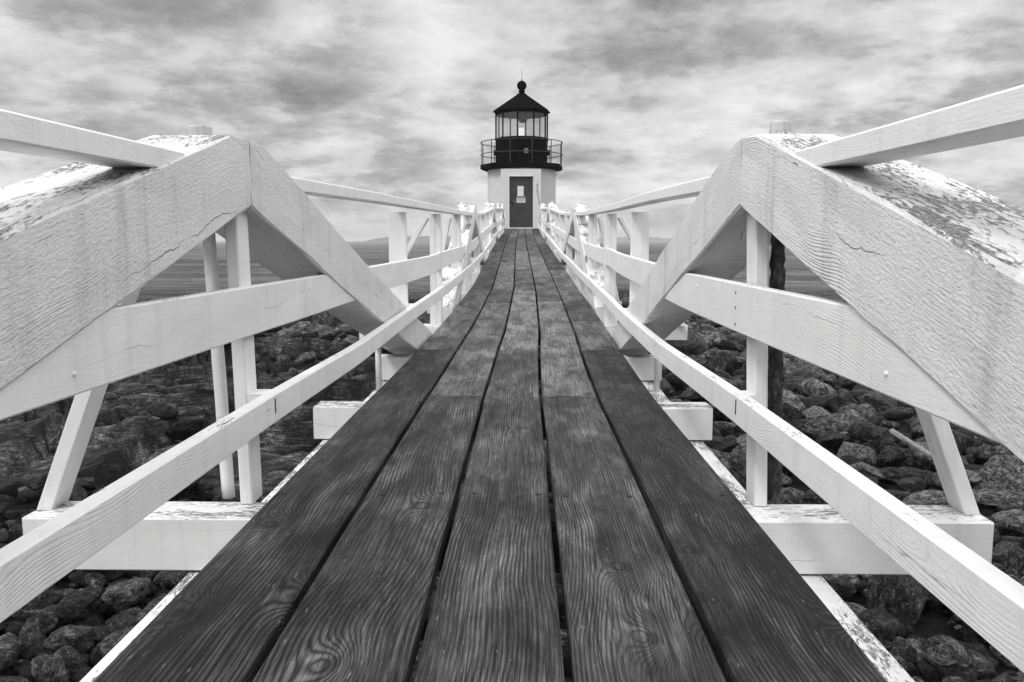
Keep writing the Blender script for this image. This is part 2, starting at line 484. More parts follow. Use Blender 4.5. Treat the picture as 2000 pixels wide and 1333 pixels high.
def sea_mat():
    m, N = new_mat('sea_water')
    tc = N.n('ShaderNodeTexCoord').outputs['Object']
    a = N.noise(N.vm('MULTIPLY', tc, (0.35, 1.0, 1.0)), 0.9, 6, 0.62, 0.6)
    b = N.noise(N.vm('MULTIPLY', tc, (0.25, 0.6, 1.0)), 0.12, 5, 0.6, 0.4)
    c = N.noise(N.vm('MULTIPLY', tc, (0.012, 0.05, 1.0)), 1.0, 4, 0.6)
    h = N.m('ADD', N.m('MULTIPLY', a, 0.55), N.m('MULTIPLY', b, 1.6))
    col = N.m('ADD', 0.02, N.m('MULTIPLY', N.m('SUBTRACT', c, 0.5), 0.1))
    foam = N.rng(N.m('SUBTRACT', a, 0.60), 0.0, 0.1, 0.0, 0.35)
    col = N.m('ADD', col, N.m('MULTIPLY', foam, 0.35))
    nrm = N.n('ShaderNodeBump', {'Height': h, 'Strength': 1.0, 'Distance': 1.0}).outputs[0]
    cc = N.n('ShaderNodeCombineColor', {0: col, 1: col, 2: col}).outputs[0]
    df = N.n('ShaderNodeBsdfDiffuse', {'Color': cc, 'Normal': nrm})
    gl = N.n('ShaderNodeBsdfGlossy', {'Roughness': 0.12, 'Color': (0.8, 0.8, 0.8, 1), 'Normal': nrm})
    fr = N.n('ShaderNodeFresnel', {'IOR': 1.33, 'Normal': nrm})
    wind = N.noise(N.vm('MULTIPLY', tc, (0.035, 0.16, 1.0)), 1.0, 10, 0.74, 0.5)
    wind_ = N.noise(N.vm('MULTIPLY', tc, (0.3, 1.5, 1.0)), 1.0, 7, 0.75, 0.5)
    wind = N.m('ADD', N.m('MULTIPLY', wind, 0.5), N.m('MULTIPLY', wind_, 0.5))
    wind2 = N.noise(N.vm('MULTIPLY', tc, (0.004, 0.02, 1.0)), 1.0, 4, 0.6, 0.5)
    rip = N.rng(N.m('ADD', wind, N.m('MULTIPLY', N.m('SUBTRACT', wind2, 0.5), 0.35)), 0.40, 0.60, 0.05, 1.6)
    fac = N.m('MULTIPLY', N.m('MULTIPLY', N.m('MINIMUM', fr.outputs[0], 0.42), 1.1), rip)
    mx = N.n('ShaderNodeMixShader', {0: fac, 1: df.outputs[0], 2: gl.outputs[0]})
    N.n('ShaderNodeOutputMaterial', {'Surface': mx.outputs[0]})
    return m


M['sea'] = sea_mat()


def ground_mat():
    m, N = new_mat('bedrock')
    tc = N.n('ShaderNodeTexCoord').outputs['Object']
    w = N.noise(tc, 0.9, 4, 0.6)
    wv = N.vm('ADD', tc, N.xyz(w, N.m('MULTIPLY', w, 0.6), 0.0))
    band = N.noise(N.vm('MULTIPLY', wv, (1.2, 4.5, 14.0)), 2.4, 8, 0.72, 0.8)
    blot = N.noise(tc, 1.3, 9, 0.70, 0.5)
    spk = N.noise(tc, 40.0, 5, 0.78)
    v = N.m('ADD', N.m('MULTIPLY', N.m('SUBTRACT', band, 0.5), 1.9), N.m('MULTIPLY', N.m('SUBTRACT', blot, 0.5), 2.4))
    v = N.m('ADD', v, N.m('MULTIPLY', N.m('SUBTRACT', spk, 0.5), 1.3))
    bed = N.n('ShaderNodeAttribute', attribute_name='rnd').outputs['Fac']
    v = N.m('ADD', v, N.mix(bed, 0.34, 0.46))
    col = N.ramp(v, [(0.0, 0.003), (0.25, 0.010), (0.46, 0.038), (0.66, 0.11), (0.84, 0.26), (1.0, 0.42)])
    vo = N.n('ShaderNodeTexVoronoi', {'Vector': N.vm('MULTIPLY', wv, (0.55, 1.7, 0.5)), 'Scale': 1.0}, feature='DISTANCE_TO_EDGE')
    crk = N.rng(vo.outputs['Distance'], 0.005, 0.05, 0.0, 1.0)
    vo2 = N.n('ShaderNodeTexVoronoi', {'Vector': N.vm('MULTIPLY', wv, (1.6, 4.6, 0.5)), 'Scale': 1.3}, feature='DISTANCE_TO_EDGE')
    crk2 = N.rng(vo2.outputs['Distance'], 0.0, 0.03, 0.0, 1.0)
    col = N.m('MULTIPLY', col, N.mix(crk, 0.06, 1.0))
    col = N.m('MULTIPLY', col, N.mix(crk2, 0.3, 1.0))
    h = N.m('ADD', N.m('MULTIPLY', band, 1.3), N.m('MULTIPLY', blot, 1.4))
    h = N.m('ADD', h, N.m('ADD', N.m('MULTIPLY', spk, 0.2), N.m('MULTIPLY', crk, 0.6)))
    col = N.m('MULTIPLY', col, N.mix(bed, 0.22, 1.4))    # bare ledges stay pale; gap shade between boulders is painted into the rest
    finish(N, col, 0.5, h, 1.0, 0.14, spec=0.3)
    return m


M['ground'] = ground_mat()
M['hill'] = mat_plain('distant_woodland', 0.05, 0.9, var=0.5, nscale=0.03, bump=0.0, spec=0.1)
M['leaf'] = mat_plain('green_leaf', 0.07, 0.5, var=0.6, nscale=30)
M['drift'] = mat_plain('bleached_driftwood', 0.2, 0.7, var=0.7, nscale=20, bump=0.5)


# ------------------------------------------------------------------ object helpers
def tag(o, label=None, cat=None, group=None, kind=None):
    for k, v in (('label', label), ('category', cat), ('group', group), ('kind', kind)):
        if v:
            o[k] = v
    return o


def empty(name, loc, label=None, cat=None, group=None):
    o = bpy.data.objects.new(name, None)
    o.empty_display_size = 0.2
    COL.objects.link(o)
    o.location = loc
    return tag(o, label, cat, group)


class MB:
    """collects faces with metre UVs and links them as ONE mesh object"""
    def __init__(s):
        s.v, s.f, s.uv, s.mi = [], [], [], []

    def add(s, verts, faces, uvs=None, mi=0):
        b = len(s.v)
        s.v += [tuple(map(float, p)) for p in verts]
        for k, f in enumerate(faces):
            s.f.append([b + i for i in f])
            s.uv.append(uvs[k] if uvs else [(verts[i][0] + verts[i][1] * 0.7, verts[i][2] + verts[i][1] * 0.3) for i in f])
            s.mi.append(mi)

    def sweep(s, pts, w, h, ch=0.004, side=None, up=None, jit=0.0, seed=0, zmax=None, zmin=None, mi=0, sub=0, u0=None):
        """box section w (along side) x h (along up) swept through pts, chamfered arrises"""
        pts = [Vector(p) for p in pts]
        if sub:
            q = []
            for a, b in zip(pts, pts[1:]):
                n = max(1, int((b - a).length / sub))
                q += [a.lerp(b, k / n) for k in range(n)]
            pts = q + [pts[-1]]
        d = (pts[-1] - pts[0]).normalized()
        side = Vector(side) if side else Vector((1, 0, 0))
        up = Vector(up) if up else side.cross(d).normalized()
        prof = [(-w / 2 + ch, -h / 2), (w / 2 - ch, -h / 2), (w / 2, -h / 2 + ch), (w / 2, h / 2 - ch),
                (w / 2 - ch, h / 2), (-w / 2 + ch, h / 2), (-w / 2, h / 2 - ch), (-w / 2, -h / 2 + ch)]
        if max(w, h) > 0.1 and jit:
            # intermediate points so sawn faces are not dead flat
            prof = [(-w / 2 + ch, -h / 2), (0, -h / 2), (w / 2 - ch, -h / 2), (w / 2, -h / 2 + ch), (w / 2, -h / 6), (w / 2, h / 6), (w / 2, h / 2 - ch),
                    (w / 2 - ch, h / 2), (0, h / 2), (-w / 2 + ch, h / 2), (-w / 2, h / 2 - ch), (-w / 2, h / 6), (-w / 2, -h / 6), (-w / 2, -h / 2 + ch)]
        per = [0.0]
        for a, b in zip(prof, prof[1:] + prof[:1]):
            per.append(per[-1] + math.dist(a, b))
        n = len(prof)
        rs = random.Random(seed)
        u = rs.random() * 3 if u0 is None else u0
        verts, us = [], []
        ph = [rs.random() * 50 for _ in range(n)]
        for i, p in enumerate(pts):
            if i:
                u += (p - pts[i - 1]).length
            us.append(u)
            for k, (a, b) in enumerate(prof):
                j1 = jit * (math.sin(u * 9 + ph[k]) * 0.4 + (rs.random() - 0.5)) if jit else 0
                j2 = jit * (math.sin(u * 7 + ph[k] * 2) * 0.4 + (rs.random() - 0.5)) if jit else 0
                q = p + side * (a + j1) + up * (b + j2)
                if zmax is not None and q.z > zmax:
                    q.z = zmax + (0.25 * min(0.02, q.z - zmax))
                if zmin is not None and q.z < zmin:
                    q.z = zmin
                verts.append(q)
        faces, uvs = [], []
        for i in range(len(pts) - 1):
            for k in range(n):
                k2 = (k + 1) % n
                faces.append((i * n + k, i * n + k2, (i + 1) * n + k2, (i + 1) * n + k))
                uvs.append([(us[i], per[k]), (us[i], per[k + 1]), (us[i + 1], per[k + 1]), (us[i + 1], per[k])])
        e0 = list(range(n))[::-1]
        e1 = [(len(pts) - 1) * n + k for k in range(n)]
        for e in (e0, e1):
            faces.append(e)
            uvs.append([(prof[i % n][1] * 0.2, prof[i % n][0] + 0.1) for i in e])
        s.add(verts, faces, uvs, mi)
        return s

    def lathe(s, prof, n=32, ang0=0.0, c=(0, 0), mi=0, uvr=1.0, cap=False):
        vs, fs, uvs = [], [], []
        for (r, z) in prof:
            for k in range(n):
                a = ang0 + 2 * math.pi * k / n
                vs.append((c[0] + r * math.sin(a), c[1] - r * math.cos(a), z))
        for i in range(len(prof) - 1):
            for k in range(n):
                k2 = (k + 1) % n
                fs.append((i * n + k, i * n + k2, (i + 1) * n + k2, (i + 1) * n + k))
                ua, ub = 2 * math.pi * k / n * uvr, 2 * math.pi * (k + 1) / n * uvr
                uvs.append([(ua, prof[i][1]), (ub, prof[i][1]), (ub, prof[i + 1][1]), (ua, prof[i + 1][1])])
        if cap:
            for i, rev in ((0, True), (len(prof) - 1, False)):
                e = [i * n + k for k in range(n)]
                fs.append(e[::-1] if rev else e)
                uvs.append([(vs[j][0], vs[j][1]) for j in fs[-1]])
        s.add(vs, fs, uvs, mi)
        return s

    def box(s, lo, hi, ch=0.003, mi=0):
        cx, cy = (lo[0] + hi[0]) / 2, (lo[1] + hi[1]) / 2
        return s.sweep([(cx, cy, lo[2]), (cx, cy, hi[2])], hi[0] - lo[0], hi[1] - lo[1], ch, side=(1, 0, 0), up=(0, 1, 0), mi=mi)

    def tube(s, p0, p1, r, n=10, mi=0, r1=None, rough=0.0, segs=1, seed=0):
        p0, p1 = Vector(p0), Vector(p1)
        d = (p1 - p0).normalized()
        a = d.orthogonal().normalized()
        b = d.cross(a)
        rs = random.Random(seed)
        vs, fs = [], []
        for i in range(segs + 1):
            t = i / segs
            p = p0.lerp(p1, t)
            rr = r + ((r1 if r1 is not None else r) - r) * t
            for k in range(n):
                q = rr * (1 + rough * (rs.random() - 0.5))
                vs.append(p + a * q * math.cos(2 * math.pi * k / n) + b * q * math.sin(2 * math.pi * k / n))
        for i in range(segs):
            for k in range(n):
                k2 = (k + 1) % n
                fs.append((i * n + k, i * n + k2, (i + 1) * n + k2, (i + 1) * n + k))
        fs.append(list(range(n))[::-1])
        fs.append([segs * n + k for k in range(n)])
        s.add(vs, fs, None, mi)
        return s

    def build(s, name, mats, parent=None, smooth=False, recenter=True, ploc=None):
        me = bpy.data.meshes.new(name)
        v = np.array(s.v)
        org = np.array([v[:, 0].mean(), v[:, 1].mean(), v[:, 2].min()]) if recenter else np.zeros(3)
        me.from_pydata((v - org).tolist(), [], s.f)
        uvl = me.uv_layers.new(name='UVMap')
        flat = [c for f in s.uv for p in f for c in p]
        uvl.data.foreach_set('uv', flat)
        me.polygons.foreach_set('material_index', s.mi)
        if smooth:
            me.polygons.foreach_set('use_smooth', [True] * len(me.polygons))
        for mt in (mats if isinstance(mats, (list, tuple)) else [mats]):
            me.materials.append(mt)
        bm = bmesh.new()
        bm.from_mesh(me)
        bmesh.ops.recalc_face_normals(bm, faces=bm.faces)
        bm.to_mesh(me)
        bm.free()
        o = bpy.data.objects.new(name, me)
        COL.objects.link(o)
        o.location = org
        if parent:
            o.parent = parent
            wp = parent.location.copy()
            q = parent.parent
            while q:
                wp += q.location
                q = q.parent
            o.location = Vector(org) - wp
        return o


def np_mesh(name, v, faces, mat, rnd=None, smooth=True, uv=False):
    """fast mesh from arrays: v (n,3), faces (m,3 or 4)"""
    me = bpy.data.meshes.new(name)
    k = faces.shape[1]
    me.vertices.add(len(v))
    me.vertices.foreach_set('co', np.asarray(v, np.float32).ravel())
    me.loops.add(faces.size)
    me.loops.foreach_set('vertex_index', faces.astype(np.int32).ravel())
    me.polygons.add(len(faces))
    me.polygons.foreach_set('loop_start', np.arange(0, faces.size, k, dtype=np.int32))
    me.polygons.foreach_set('loop_total', np.full(len(faces), k, np.int32))
    me.polygons.foreach_set('use_smooth', [smooth] * len(faces))
    if rnd is not None:
        at = me.attributes.new('rnd', 'FLOAT', 'POINT')
        at.data.foreach_set('value', np.asarray(rnd, np.float32))
    me.update(calc_edges=True)
    me.validate()
    me.materials.append(mat)
    o = bpy.data.objects.new(name, me)
    COL.objects.link(o)
    return o


# ------------------------------------------------------------------ walkway reference lines
LATK = ([-2, 3.5, 4.9, 5.8, 7.5, 9.5, 11.0, 13.3, 19.5, 27, 33], [0, 0, .018, .036, .05, .055, .048, .025, -.022, -.035, -.03])
DZK = ([-2, 3.8, 4.9, 5.8, 7.5, 9.4, 10.8, 13.3, 19.5, 27, 32.1], [0, 0, .012, .035, .075, .13, .19, .305, .60, .905, 1.135])


def lat(y):
    return float(np.interp(y, *LATK))


def dz_(y):
    return float(np.interp(y, *DZK))


BEAMS = [2.13 + 1.443 * k for k in range(-2, 21)]
LONG = {2: 1.265}
END = 32.1
PITCH, BW = 0.2505, 0.237
FB = empty('footbridge', (0, 2.0, -0.2), 'long weathered grey plank footbridge with white beams leading to the lighthouse door', 'footbridge')
joints = [[-1.2, 4.94, 9.27, 12.1, 16.5, 20.9, 26.6, END], [-1.2, 3.535, 7.85, 9.3, 13.6, 19.4, 23.7, 28.1, END],
          [-1.2, 4.945, 9.2, 12.12, 16.5, 22.3, 26.6, END], [-1.2, 3.53, 8.0, 10.8, 15.0, 20.8, 26.6, END],
          [-1.2, 4.935, 6.4, 7.83, 12.1, 15.05, 19.4, 25.1, END]]
rs = random.Random(5)
for lane, js in enumerate(joints):
    cx = (lane - 2) * PITCH
    for k in range(len(js) - 1):
        y0, y1 = js[k] + 0.005, js[k + 1] - 0.006
        ys = [y0] + [a for a in np.arange(math.ceil(y0 * 2) / 2 + 0.01, y1 - 0.05, 0.25)] + [y1]
        tz = (rs.random() - 0.5) * 0.004
        cup = rs.random() * 0.003
        pts = [(cx + lat(y) + 0.0015 * math.sin(y * 2 + lane), y, dz_(y) - 0.0225 + tz) for y in ys]
        mb = MB()
        mb.sweep(pts, BW - rs.random() * 0.004, 0.044, 0.004, side=(1, 0, 0), up=(0, 0, 1), u0=0.0, seed=lane * 10 + k)
        for yb in BEAMS:       # nail heads over every cross beam
            if y0 + 0.05 < yb < min(y1 - 0.05, 14):
                for sx in (-0.085, 0.085):
                    xx, yy = cx + lat(yb) + sx + (rs.random() - 0.5) * 0.02, yb + (rs.random() - 0.5) * 0.03
                    zz = dz_(yy) + tz
                    mb.tube((xx, yy, zz - 0.006), (xx, yy, zz + 0.0012), 0.0075, 8, mi=1)
            for ye in (y0 + 0.03, y1 - 0.03):
                if abs(ye - yb) < 0.08 and 0 < ye < 14:
                    for sx in (-0.08, 0.08):
                        xx = cx + lat(ye) + sx
                        mb.tube((xx, ye, dz_(ye) + tz - 0.006), (xx, ye, dz_(ye) + tz + 0.0012), 0.0075, 8, mi=1)
        pl = mb.build('plank', [M['deck'], M['nail']], FB)
        tn = {0: 0.47, 1: 0.80, 2: 0.60, 3: 0.78, 4: 0.58}[k % 5] + (0.05 if lane in (1, 2, 3) else -0.06) + rs.uniform(-0.07, 0.07)
        pl.color = (tn, tn, tn, 1)
OUTR = [2, 5, 8, 11, 14, 17, 20]      # beams that carry an outrigger brace (long ends)
for k, yb in enumerate(BEAMS):
    L = 1.265 if k in (2,) else (1.2 if k in (11, 14) else 0.87)
    zt = dz_(yb) - 0.047
    c = lat(yb)
    mb = MB()
    mb.sweep([(c - L, yb, zt - 0.071), (c + L, yb, zt - 0.071)], 0.145, 0.142, 0.003, side=(0, 1, 0), up=(0, 0, 1), jit=0.0006, seed=k, sub=0.1)
    for i_, f_ in enumerate(mb.f):      # dark deck-wood material where the deck covers it
        if all(abs(mb.v[q_][0] - c) < 0.62 for q_ in f_):
            mb.mi[i_] = 1
    mb.build('cross_beam', [M['beam'], M['deck']], FB).color = (0.4, 0.4, 0.4, 1)
for s in (-1, 1):
    mb = MB()
    ys = np.arange(-1.4, 32.0, 0.5)
    pts = [(lat(y) + s * 0.762, y, dz_(y) - 0.192 - 0.1) for y in ys]
    mb.sweep(pts, 0.145, 0.195, 0.005, side=(1, 0, 0), up=(0, 0, 1), jit=0.001, seed=7 + s)
    mb.build('stringer', M['beam'], FB)
# timber piers that carry the bridge, mostly hidden below the deck
for yb in (BEAMS[5] + 0.3, BEAMS[11] + 0.3, BEAMS[17] + 0.3):
    for s in (-1, 1):
        mb = MB()
        mb.sweep([(lat(yb) + s * 0.70, yb, -3.0), (lat(yb) + s * 0.66, yb, dz_(yb) - 0.39)], 0.2, 0.2, 0.008, side=(1, 0, 0), up=(0, 1, 0))
        mb.build('pier_post', M['beam'], FB)

# ------------------------------------------------------------------ railings with their kingpost trusses
APEX = [2.2, 10.8, 19.45, 28.1]
POSTS = [4.92, 6.5, 8.35, 9.9, 12.3, 14.2, 16.2, 18.1, 21.2, 23.0, 24.8, 26.6, 29.6, 31.3]
BRACED = [6.5, 8.35, 14.2, 16.2, 23.0]
for s, side_name in ((-1, 'left'), (1, 'right')):
    if s < 0:
        lab = 'white wooden railing with big gabled timbers along the left edge, its tie rod painted white'
    else:
        lab = 'white wooden railing with big gabled timbers along the right edge, beside the dark corroded rod'
    RT = empty('wooden_railing', (s * 0.7, 2.0, -0.05), lab, 'railing')

    def inner(y):      # inner face of truss timbers
        a = {-1: ([-2, 2.2, 3.5, 5.7, 8, 33], [.655, .675, .655, .637, .632, .63]), 1: ([-2, 2.2, 3.5, 5.7, 8, 33], [.64, .62, .628, .637, .632, .63])}[s]
        return s * float(np.interp(y, *a)) + lat(y)

    TW, TH, SL = 0.2, 0.208, 0.272
    for ai, ya in enumerate(APEX):
        zb = dz_(ya) + 0.765
        for dirn in (-1, 1):
            run = 3.55
            ye = ya + dirn * run
            if ye > 31.9:
                ye = 31.9
            n = 26
            pts = []
            for i in range(n + 1):
                y = ya + dirn * 0.0015 + (ye - ya) * i / n
                base = dz_(ya)
                pts.append((inner(y) + s * TW / 2, y, zb - SL * abs(y - ya) + (dz_(y) - base) * 0.9 + TH / 2))
            floor = min(dz_(ye), dz_(ya)) - 0.19 + (0 if ai == 0 else 0.02)
            mb = MB()
            mb.sweep(pts, TW, TH, 0.006 if ai == 0 else 0.01, side=(1, 0, 0), up=(0, 0, 1), jit=0.0028 if ai == 0 else 0.003,
                     seed=31 * ai + 7 * dirn + s, zmax=dz_(ya) + 0.934, zmin=floor)
            mb.build('truss_timber', M['timber'], RT)
        # king post
        mb = MB()
        xk0, xk1 = (0.7125, 0.726) if s < 0 else (0.70, 0.672)
        yk = ya + 0.02
        mb.sweep([(s * xk0 + lat(ya), yk, dz_(ya) - 0.045), (s * xk1 + lat(ya), yk, dz_(ya) + 0.8)], 0.035, 0.088, 0.004, side=(1, 0, 0), up=(0, 1, 0), seed=ai)
        mb.build('king_post', M['paint'], RT)
        # tie rod through the apex with its nut on top
        xr = s * (0.805 if s < 0 else 0.722) + lat(ya)
        mb = MB()
        top = dz_(ya) + 0.936
        rusty = (s > 0 and ai == 0)
        if rusty:
            mb.tube((xr + 0.03, ya + 0.035, dz_(ya) - 0.045), (xr + 0.0, ya + 0.01, top), 0.019, 14, rough=0.32, segs=60, seed=3)
        else:
            mb.tube((xr + (0.022 if s < 0 else 0), ya + 0.035, dz_(ya) - 0.045), (xr, ya + 0.01, top), 0.0175, 12, rough=0.06, segs=20, seed=3)
        rod = mb.build('tie_rod', M['rust'] if rusty else M['paint'], RT, smooth=not rusty)
        if rusty:
            rod['label'] = 'dark corroded iron rod'
        mb = MB()
        mb.lathe([(0.075, top - 0.012), (0.06, top + 0.004), (0.038, top + 0.012), (0.0285, top + 0.02), (0.027, top + 0.045), (0.022, top + 0.05), (0.001, top + 0.051)] if s > 0 or ai else
                 [(0.031, top - 0.002), (0.03, top + 0.036), (0.026, top + 0.041), (0.001, top + 0.042)], 14, c=(xr, ya + 0.01))
        mb.build('rod_nut', M['timber'], RT)
        # short bolts that tie the truss feet to the stringers
        for dirn in (-1, 1):
            yb_ = ya + dirn * 2.45
            if 0.5 < yb_ < 31:
                mb = MB()
                xb = lat(yb_) + s * 0.80
                mb.tube((xb, yb_, dz_(yb_) - 0.195), (xb, yb_, dz_(yb_) + 0.14), 0.0175, 10)
                mb.build('strut', M['paint'], RT, smooth=True)
    # posts
    kps = [a + 0.02 for a in APEX]
    for yp in POSTS:
        c = lat(yp)
        w = 0.105 if yp < 6 else 0.09
        x0 = s * (0.668 if yp < 6 else 0.642) + c
        zt = dz_(yp) + 0.83
        if yp > 31:
            zt = dz_(yp) + 0.60
        mb = MB()
        if yp > 5.5:       # two boards bolted together
            for kk in (0, 1):
                mb.sweep([(x0 + s * (w / 4 + kk * w / 2), yp, dz_(yp) - 0.19), (x0 + s * (w / 4 + kk * w / 2), yp, zt)], w / 2 - 0.0012, 0.08, 0.002,
                         side=(1, 0, 0), up=(0, 1, 0), seed=int(yp * 10) + kk)
        else:
            mb.sweep([(x0 + s * w / 2, yp, dz_(yp) + 0.06), (x0 + s * w / 2, yp, zt)], w, 0.045, 0.003, side=(1, 0, 0), up=(0, 1, 0), seed=int(yp * 10))
        mb.build('post', M['paint'], RT)
    # outrigger braces
    for yb_, top, foot, zt in [(2.165, 0.915, 1.245, 0.78)] + [(y, 0.76, 1.27 if y < 7 else 0.95 if y < 9 else 1.12, 0.80) for y in BRACED]:
        c = lat(yb_)
        z0 = dz_(yb_) - 0.05
        p0, p1 = Vector((s * foot + c, yb_, z0 - 0.02)), Vector((s * top + c, yb_, dz_(yb_) + zt))
        mb = MB()
        mb.sweep([p0, p1], 0.043, 0.085, 0.003, side=(1, 0, 0), up=(0, 1, 0), zmin=z0 + 0.002, seed=4)
        mb.build('brace', M['paint'], RT)
        if yb_ > 3:
            mb = MB()
            mb.sweep([(s * 0.6 + c, yb_ + 0.09, z0 - 0.06), (s * (foot + 0.05) + c, yb_ + 0.09, z0 - 0.06)], 0.09, 0.12, 0.003, side=(0, 1, 0), up=(0, 0, 1), seed=9)
            mb.build('brace_beam', M['beam'], RT)
    # rails
    def rail(name, y0, y1, xin, zf, w, h, seed, step=0.35, mat='paint'):
        ys = list(np.arange(y0, y1, step)) + [y1]
        mb = MB()
        mb.sweep([(s * (xin(y) + w / 2) + lat(y), y, zf(y)) for y in ys], w, h, 0.0035, side=(1, 0, 0), up=(0, 0, 1), seed=seed)
        if name == 'mid_rail':          # nail heads at each post
            for yp in [a_ + 0.03 for a_ in APEX] + POSTS:
                if y0 < yp < min(y1, 12):
                    for dz in (-0.045, 0.0, 0.04):
                        xx = s * (xin(yp) - 0.0006) + lat(yp)
                        mb.tube((xx + s * 0.006, yp + dz * 0.06, zf(yp) + dz), (xx, yp + dz * 0.06, zf(yp) + dz), 0.0042, 7, mi=1)
            if y0 < 0:
                for yy, dz in ((1.22, 0.02), (1.30, -0.03), (0.9, 0.01), (2.75, 0.03)):
                    xx = s * (xin(yy)) + lat(yy)
                    mb.tube((xx + s * 0.004, yy, zf(yy) + dz), (xx - s * 0.004, yy, zf(yy) + dz), 0.0065, 10, r1=0.003)
        if name == 'low_rail' and y0 < 0:
            mb.box((s * (xin(y1) - 0.0008) + lat(y1) - 0.001, y1 - 0.004, zf(y1) - 0.012), (s * (xin(y1) - 0.0008) + lat(y1) + 0.001, y1 + 0.001, zf(y1) + 0.028), 0.0003, mi=1)
        return mb.build(name, [M[mat], M['nail']], RT)

    TZ = ([-2, 1.0, 2.5, 4, 6, 8.8, 11, 14, 19.5, 28, 31.5], [.834, .834, .850, .883, .914, .964, 1.02, 1.125, 1.42, 1.735, 1.86])
    top_z = lambda y: float(np.interp(y, *TZ))
    tx = lambda y: s * (inner(y) - lat(y)) + 0.004
    cuts = [-1.5]
    for a in APEX:
        cuts += [a - 0.42, a + 0.36]
    cuts += [31.75]
    for k in range(0, len(cuts), 2):
        rail('top_rail', cuts[k], cuts[k + 1], tx, top_z, 0.09 if k == 0 else 0.085, 0.044, 50 + k)
    MZ = ([-2, 3, 4, 6, 8.7, 10.8, 12.2, 19.5, 28, 31.5], [.495, .488, .488, .505, .555, .62, .70, 1.03, 1.34, 1.52] if s < 0 else [.495, .495, .51, .532, .58, .64, .71, 1.03, 1.34, 1.52])
    mid_z = lambda y: float(np.interp(y, *MZ))

    def mx(y):
        return s * (inner(y) - lat(y)) + (0.006 if y < 6 else 0.012)
    bow = (lambda y: mid_z(y) + 0.002 * math.sin(y * 2)) if s < 0 else (lambda y: mid_z(y) + 0.012 * math.exp(-((y - 6.2) / 0.5) ** 2))
    rail('mid_rail', -1.5, 12.3, mx, bow, 0.028, 0.132, 60, step=0.2)
    rail('mid_rail', 12.303, 31.8, mx, mid_z, 0.03, 0.125, 61)
    LZ = ([-2, 2.2, 3.3, 4.5, 5.9, 9, 12.8, 19.5, 28, 31.9], [.226, .226, .218, .250, .283, .36, .475, .79, 1.09, 1.28] if s < 0 else [.226, .226, .216, .226, .250, .318, .45, .79, 1.09, 1.28])
    low_z = lambda y: float(np.interp(y, *LZ))
    lx = lambda y: float(np.interp(y, [-2, 2.2, 5, 8], [.618, .618, .598, .59]))
    for k, (a, b) in enumerate([(-1.5, 2.16), (2.1615, 11.0), (11.0015, 20.0), (20.0015, 31.9)]):
        rail('low_rail', a, b, lx, low_z, 0.036, 0.078, 70 + k, step=0.2)
    for yp in kps + POSTS:       # packing blocks between low rail and posts
        xin = lx(yp) + 0.036
        xo = (0.70 if yp in kps else 0.668 if yp < 6 else 0.642) + 0.004
        if s > 0 and yp in kps:
            xo = 0.675
        if xo - xin > 0.004 and (yp < 20):
            c = lat(yp)
            mb = MB()
            z = low_z(yp)
            mb.box((min(s * xin, s * xo) + c, yp - 0.04, z - 0.034), (max(s * xin, s * xo) + c, yp + 0.035, z + 0.036), 0.002)
            mb.build('packing_block', M['paint'], RT)

# ------------------------------------------------------------------ lighthouse
LX, LY = -0.06, 34.0
LH = empty('lighthouse', (LX, LY, -2.4), 'white brick lighthouse with black lantern room and railed gallery at the end of the footbridge', 'lighthouse')
DK = 3.50
mb = MB()
mb.lathe([(1.46, -0.2), (1.405, 0.9), (1.385, DK + 0.02)], 56, c=(LX, LY), uvr=1.4)
mb.build('tower', M['brick'], LH, smooth=True)
mb = MB()
mb.lathe([(1.9, -3.2), (1.62, -0.2), (1.46, -0.199)], 40, c=(LX, LY), uvr=1.5)
mb.build('stone_base', M['granite'], LH)
mb = MB()      # flat door surround: jambs, lintel
YF = 32.22
mb.box((-0.863, YF, 0.6), (-0.527, LY - 0.6, 3.42))
mb.box((0.385, YF, 0.6), (0.70, LY - 0.6, 3.42))
mb.box((-0.5265, YF + 0.0, 3.15), (0.3845, LY - 0.6, 3.42))
mb.box((-0.5265, YF + 0.03, 0.6), (0.3845, LY - 0.6, 1.165))
mb.build('door_surround', M['brick_flat'], LH)
mb = MB()
mb.box((-0.54, YF - 0.035, 3.135), (0.40, YF - 0.002, 3.185))
mb.build('lintel_strip', M['white'], LH)
mb = MB()
mb.box((-0.56, YF - 0.12, 1.115), (0.42, YF + 0.028, 1.172))
mb.build('door_sill', M['white'], LH)
mb = MB()
mb.box((-0.525, YF + 0.06, 1.167), (0.383, YF + 0.11, 3.148))
door = mb.build('door', M['door'], LH)
mb = MB()
mb.box((-0.217, YF + 0.052, 2.385), (0.023, YF + 0.0595, 2.77), 0.001)
mb.box((-0.217, YF + 0.0505, 2.572), (0.023, YF + 0.0515, 2.578), 0.0002, mi=1)
mb.build('paper_notice', [M['paper'], M['grey']], door)
mb = MB()
mb.box((-0.245, YF + 0.044, 2.135), (0.09, YF + 0.051, 2.375), 0.001)
mb.box((-0.238, YF + 0.0415, 2.305), (0.083, YF + 0.0438, 2.368), 0.0004, mi=1)
rs = random.Random(2)
for r_ in range(4):
    x = -0.215 + (0.04 if r_ == 3 else 0)
    xe = 0.06 - (0.04 if r_ == 3 else 0)
    while x < xe:
        l = rs.uniform(0.02, 0.055)
        mb.box((x, YF + 0.0425, 2.265 - r_ * 0.031), (min(x + l, xe + 0.01), YF + 0.0436, 2.280 - r_ * 0.031), 0.0002, mi=1)
        x += l + 0.012
cu = bpy.data.curves.new('t', 'FONT')
cu.body = 'CAUTION'
cu.size = 0.07
cu.align_x = 'CENTER'
to = bpy.data.objects.new('t', cu)
COL.objects.link(to)
bpy.context.view_layer.update()
tm = to.evaluated_get(bpy.context.evaluated_depsgraph_get()).to_mesh()
